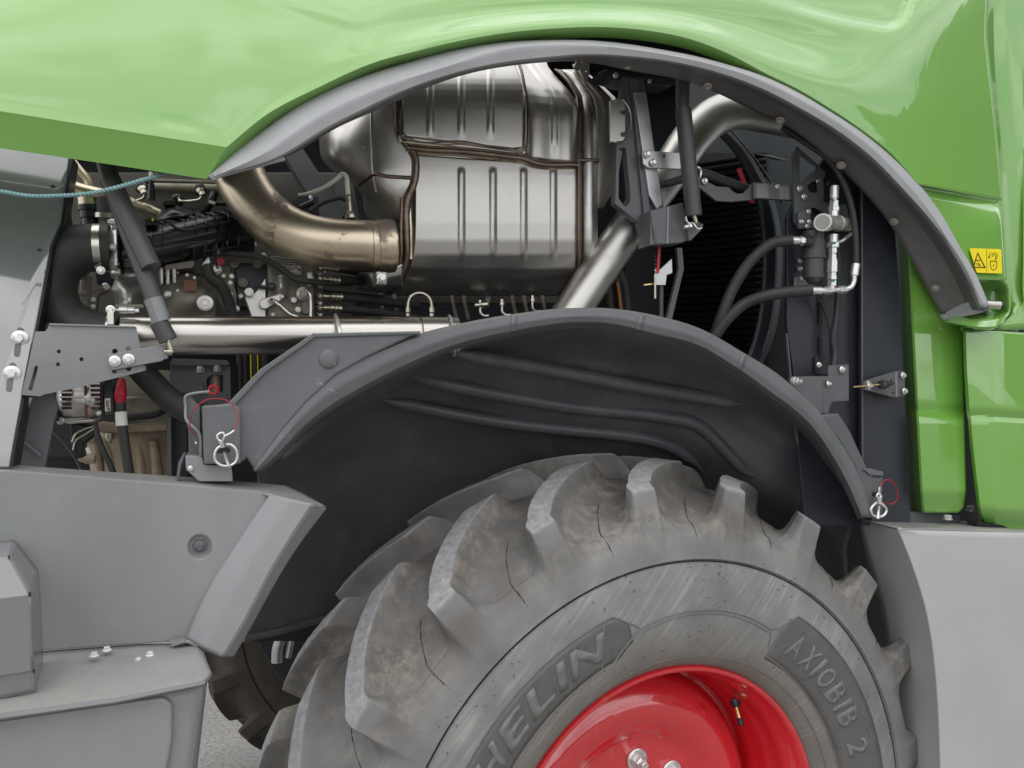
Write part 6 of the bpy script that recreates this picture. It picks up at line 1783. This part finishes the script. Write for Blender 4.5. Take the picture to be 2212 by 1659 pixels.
# axle and chassis seen under the liner
AX = block('axle_beam', [(560, 1395), (640, 1350), (760, 1400), (760, 1560), (600, 1460)], 1.5, .3, BLACKST, ROOT)
tube('axle_pipe', [(608, 1376, 1.2), (600, 1400, 1.2), (598, 1430, 1.2)], 12, GALV, AX, seg=12)
tube('axle_pipe', [(632, 1370, 1.2), (628, 1390, 1.2), (622, 1420, 1.2)], 7, GALV, AX, seg=12)
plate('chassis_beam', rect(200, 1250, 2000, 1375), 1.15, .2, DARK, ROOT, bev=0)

# ------------------------------------------------------------------ loose things on the machine
CORD = None
def cord():
    pts = [(-70, 404, -.02), (0, 413, -.02), (62, 423, -.02), (124, 423, -.02), (198, 417, -.015), (248, 406, -.012), (298, 392, -.008), (335, 381, .0), (360, 373, .012)]
    n = 260
    q = cr(pts, n)
    bm = tube_bm([U(*p) for p in q], [4.3 * MM(p[0], p[2]) for p in q], 12, True, tw=0.42, sect=lambda k, i: 1.0 + 0.16 * math.cos(3 * 2 * math.pi * k / 12))
    bmesh.ops.recalc_face_normals(bm, faces=bm.faces[:])
    o = finish('cord', bm, TEAL, None, 70)
    tag(o, 'thin twisted teal cord slung below the green bonnet', 'cord')
cord()
def linch_pin(base, off, label, ring, loop, pinl, cordp):
    e = empty('linch_pin', U(*base, off), ROTZ)
    tag(e, label, 'linch pin', 'linch pins of the fender')
    tube('pin', pinl, 3.4, ZINC, e, seg=12, n=6)
    tube('ring', ring, 3.0, ZINC, e, seg=10, n=60)
    tube('swivel', loop[0], 5.0, ZINC, e, seg=10, n=6)
    tube('eye', loop[1], 2.6, ZINC, e, seg=10, n=40)
    tube('red_lanyard', cordp, 1.15, REDCAP, e, seg=8, n=60)
linch_pin((487, 966), -.01, 'zinc linch pin with long red lanyard on the left fender arm',
          [(480, 962, -.012), (470, 968, -.013), (464, 980, -.013), (466, 996, -.013), (478, 1005, -.013), (494, 1006, -.013), (508, 999, -.013), (513, 984, -.013), (508, 968, -.013), (497, 960, -.012), (488, 960, -.012)],
          ([(477, 952, -.014), (481, 966, -.012)], [(480, 954, -.014), (472, 950, -.014), (469, 943, -.014), (473, 937, -.014), (482, 935, -.014), (485, 942, -.014), (482, 951, -.014), (486, 942, -.016), (494, 938, -.016), (506, 930, -.014)]),
          [(484, 976, .01), (489, 992, -.008), (495, 1008, -.022)],
          [(506, 930, -.014), (513, 905, -.008), (509, 885, -.004), (495, 868, -.006), (470, 861, -.004), (445, 864, -.004), (422, 882, .0), (410, 910, .02), (413, 930, .03), (420, 942, .04)])
linch_pin((1897, 1090), .04, 'zinc linch pin with small red lanyard on the right fender bracket',
          [(1893, 1086, .044), (1886, 1092, .042), (1881, 1101, .042), (1885, 1112, .042), (1897, 1117, .042), (1910, 1112, .042), (1915, 1102, .042), (1909, 1092, .042), (1902, 1086, .044)],
          ([(1899, 1074, .044), (1900, 1088, .044)], [(1900, 1078, .044), (1894, 1073, .044), (1895, 1068, .044), (1899, 1066, .044), (1903, 1070, .044), (1902, 1077, .044), (1900, 1066, .046), (1899, 1060, .046), (1900, 1052, .046)]),
          [(1898, 1095, .055), (1897, 1106, .046), (1896, 1121, .04)],
          [(1900, 1053, .046), (1905, 1043, .05), (1917, 1036, .055), (1930, 1043, .06), (1938, 1060, .065), (1937, 1080, .07), (1926, 1089, .075), (1912, 1085, .07)])

# the machine's far side and belly, plates added to shade the far tyre
plate('far_side_shade_plate', rect(-600, 150, 2600, 1290), 2.75, .03, DARK, ROOT, bev=0)
plate('belly_shade_plate', [(300, 1330), (1500, 1330), (1500, 1336), (300, 1336)], 1.2, 1.5, DARK, ROOT, bev=0)

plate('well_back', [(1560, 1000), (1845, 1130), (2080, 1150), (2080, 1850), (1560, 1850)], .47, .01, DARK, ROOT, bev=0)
tube('strut_wear', [(331, 645, .036), (349, 695, .035)], 19.6, SHEET, GS, seg=24, n=3)
# more of the engine's small fittings
for x, y, r, o in ((550, 530, 5, .36), (569, 553, 7, .35), (420, 600, 4, .27), (384, 628, 4, .27), (332, 600, 6, .33), (520, 640, 6, .33), (700, 590, 5, .33), (745, 560, 6, .40), (760, 640, 6, .38), (590, 680, 5, .29), (345, 560, 5, .33), (318, 585, 5, .33)):
    bolt(x, y, o, r, ENG, ALU, 'hex')
plate('cable_tab', [(435, 573), (450, 552), (455, 566), (439, 583)], .30, .006, GALV, ENG, rc=2)
plate('cable_tab', [(443, 568), (458, 574), (454, 588), (440, 584)], .295, .006, GALV, ENG, rc=2)
for pts, r in (([(300, 470, .31), (296, 500, .30), (300, 540, .30), (308, 575, .31)], 3), ([(470, 470, .30), (464, 505, .28), (462, 540, .28), (470, 580, .30)], 2), ([(488, 480, .31), (482, 510, .29), (480, 545, .29)], 2),
               ([(540, 470, .36), (560, 500, .36), (590, 530, .36), (640, 545, .36)], 4), ([(700, 560, .40), (730, 580, .40), (770, 590, .42), (800, 600, .44)], 6), ([(700, 628, .36), (760, 632, .38), (830, 640, .42)], 4),
               ([(180, 480, .40), (176, 520, .42), (180, 560, .42)], 7), ([(330, 620, .30), (338, 645, .29), (352, 668, .29), (380, 682, .30)], 3), ([(140, 440, .42), (150, 480, .42), (148, 540, .42)], 6)):
    tube('engine_cable', pts, r, RUBBER, ENG, seg=10)
for x in (820, 850, 975, 1000, 1105, 1130, 1170): tube('bay_pipe', [(x, 600, .55), (x + 3, 650, .52), (x + 12, 690, .52)], 4, IRON, ENG, seg=8)
plate('crossmember', [(780, 640), (1230, 640), (1230, 655), (780, 655)], .60, .05, IRONDK, ENG)
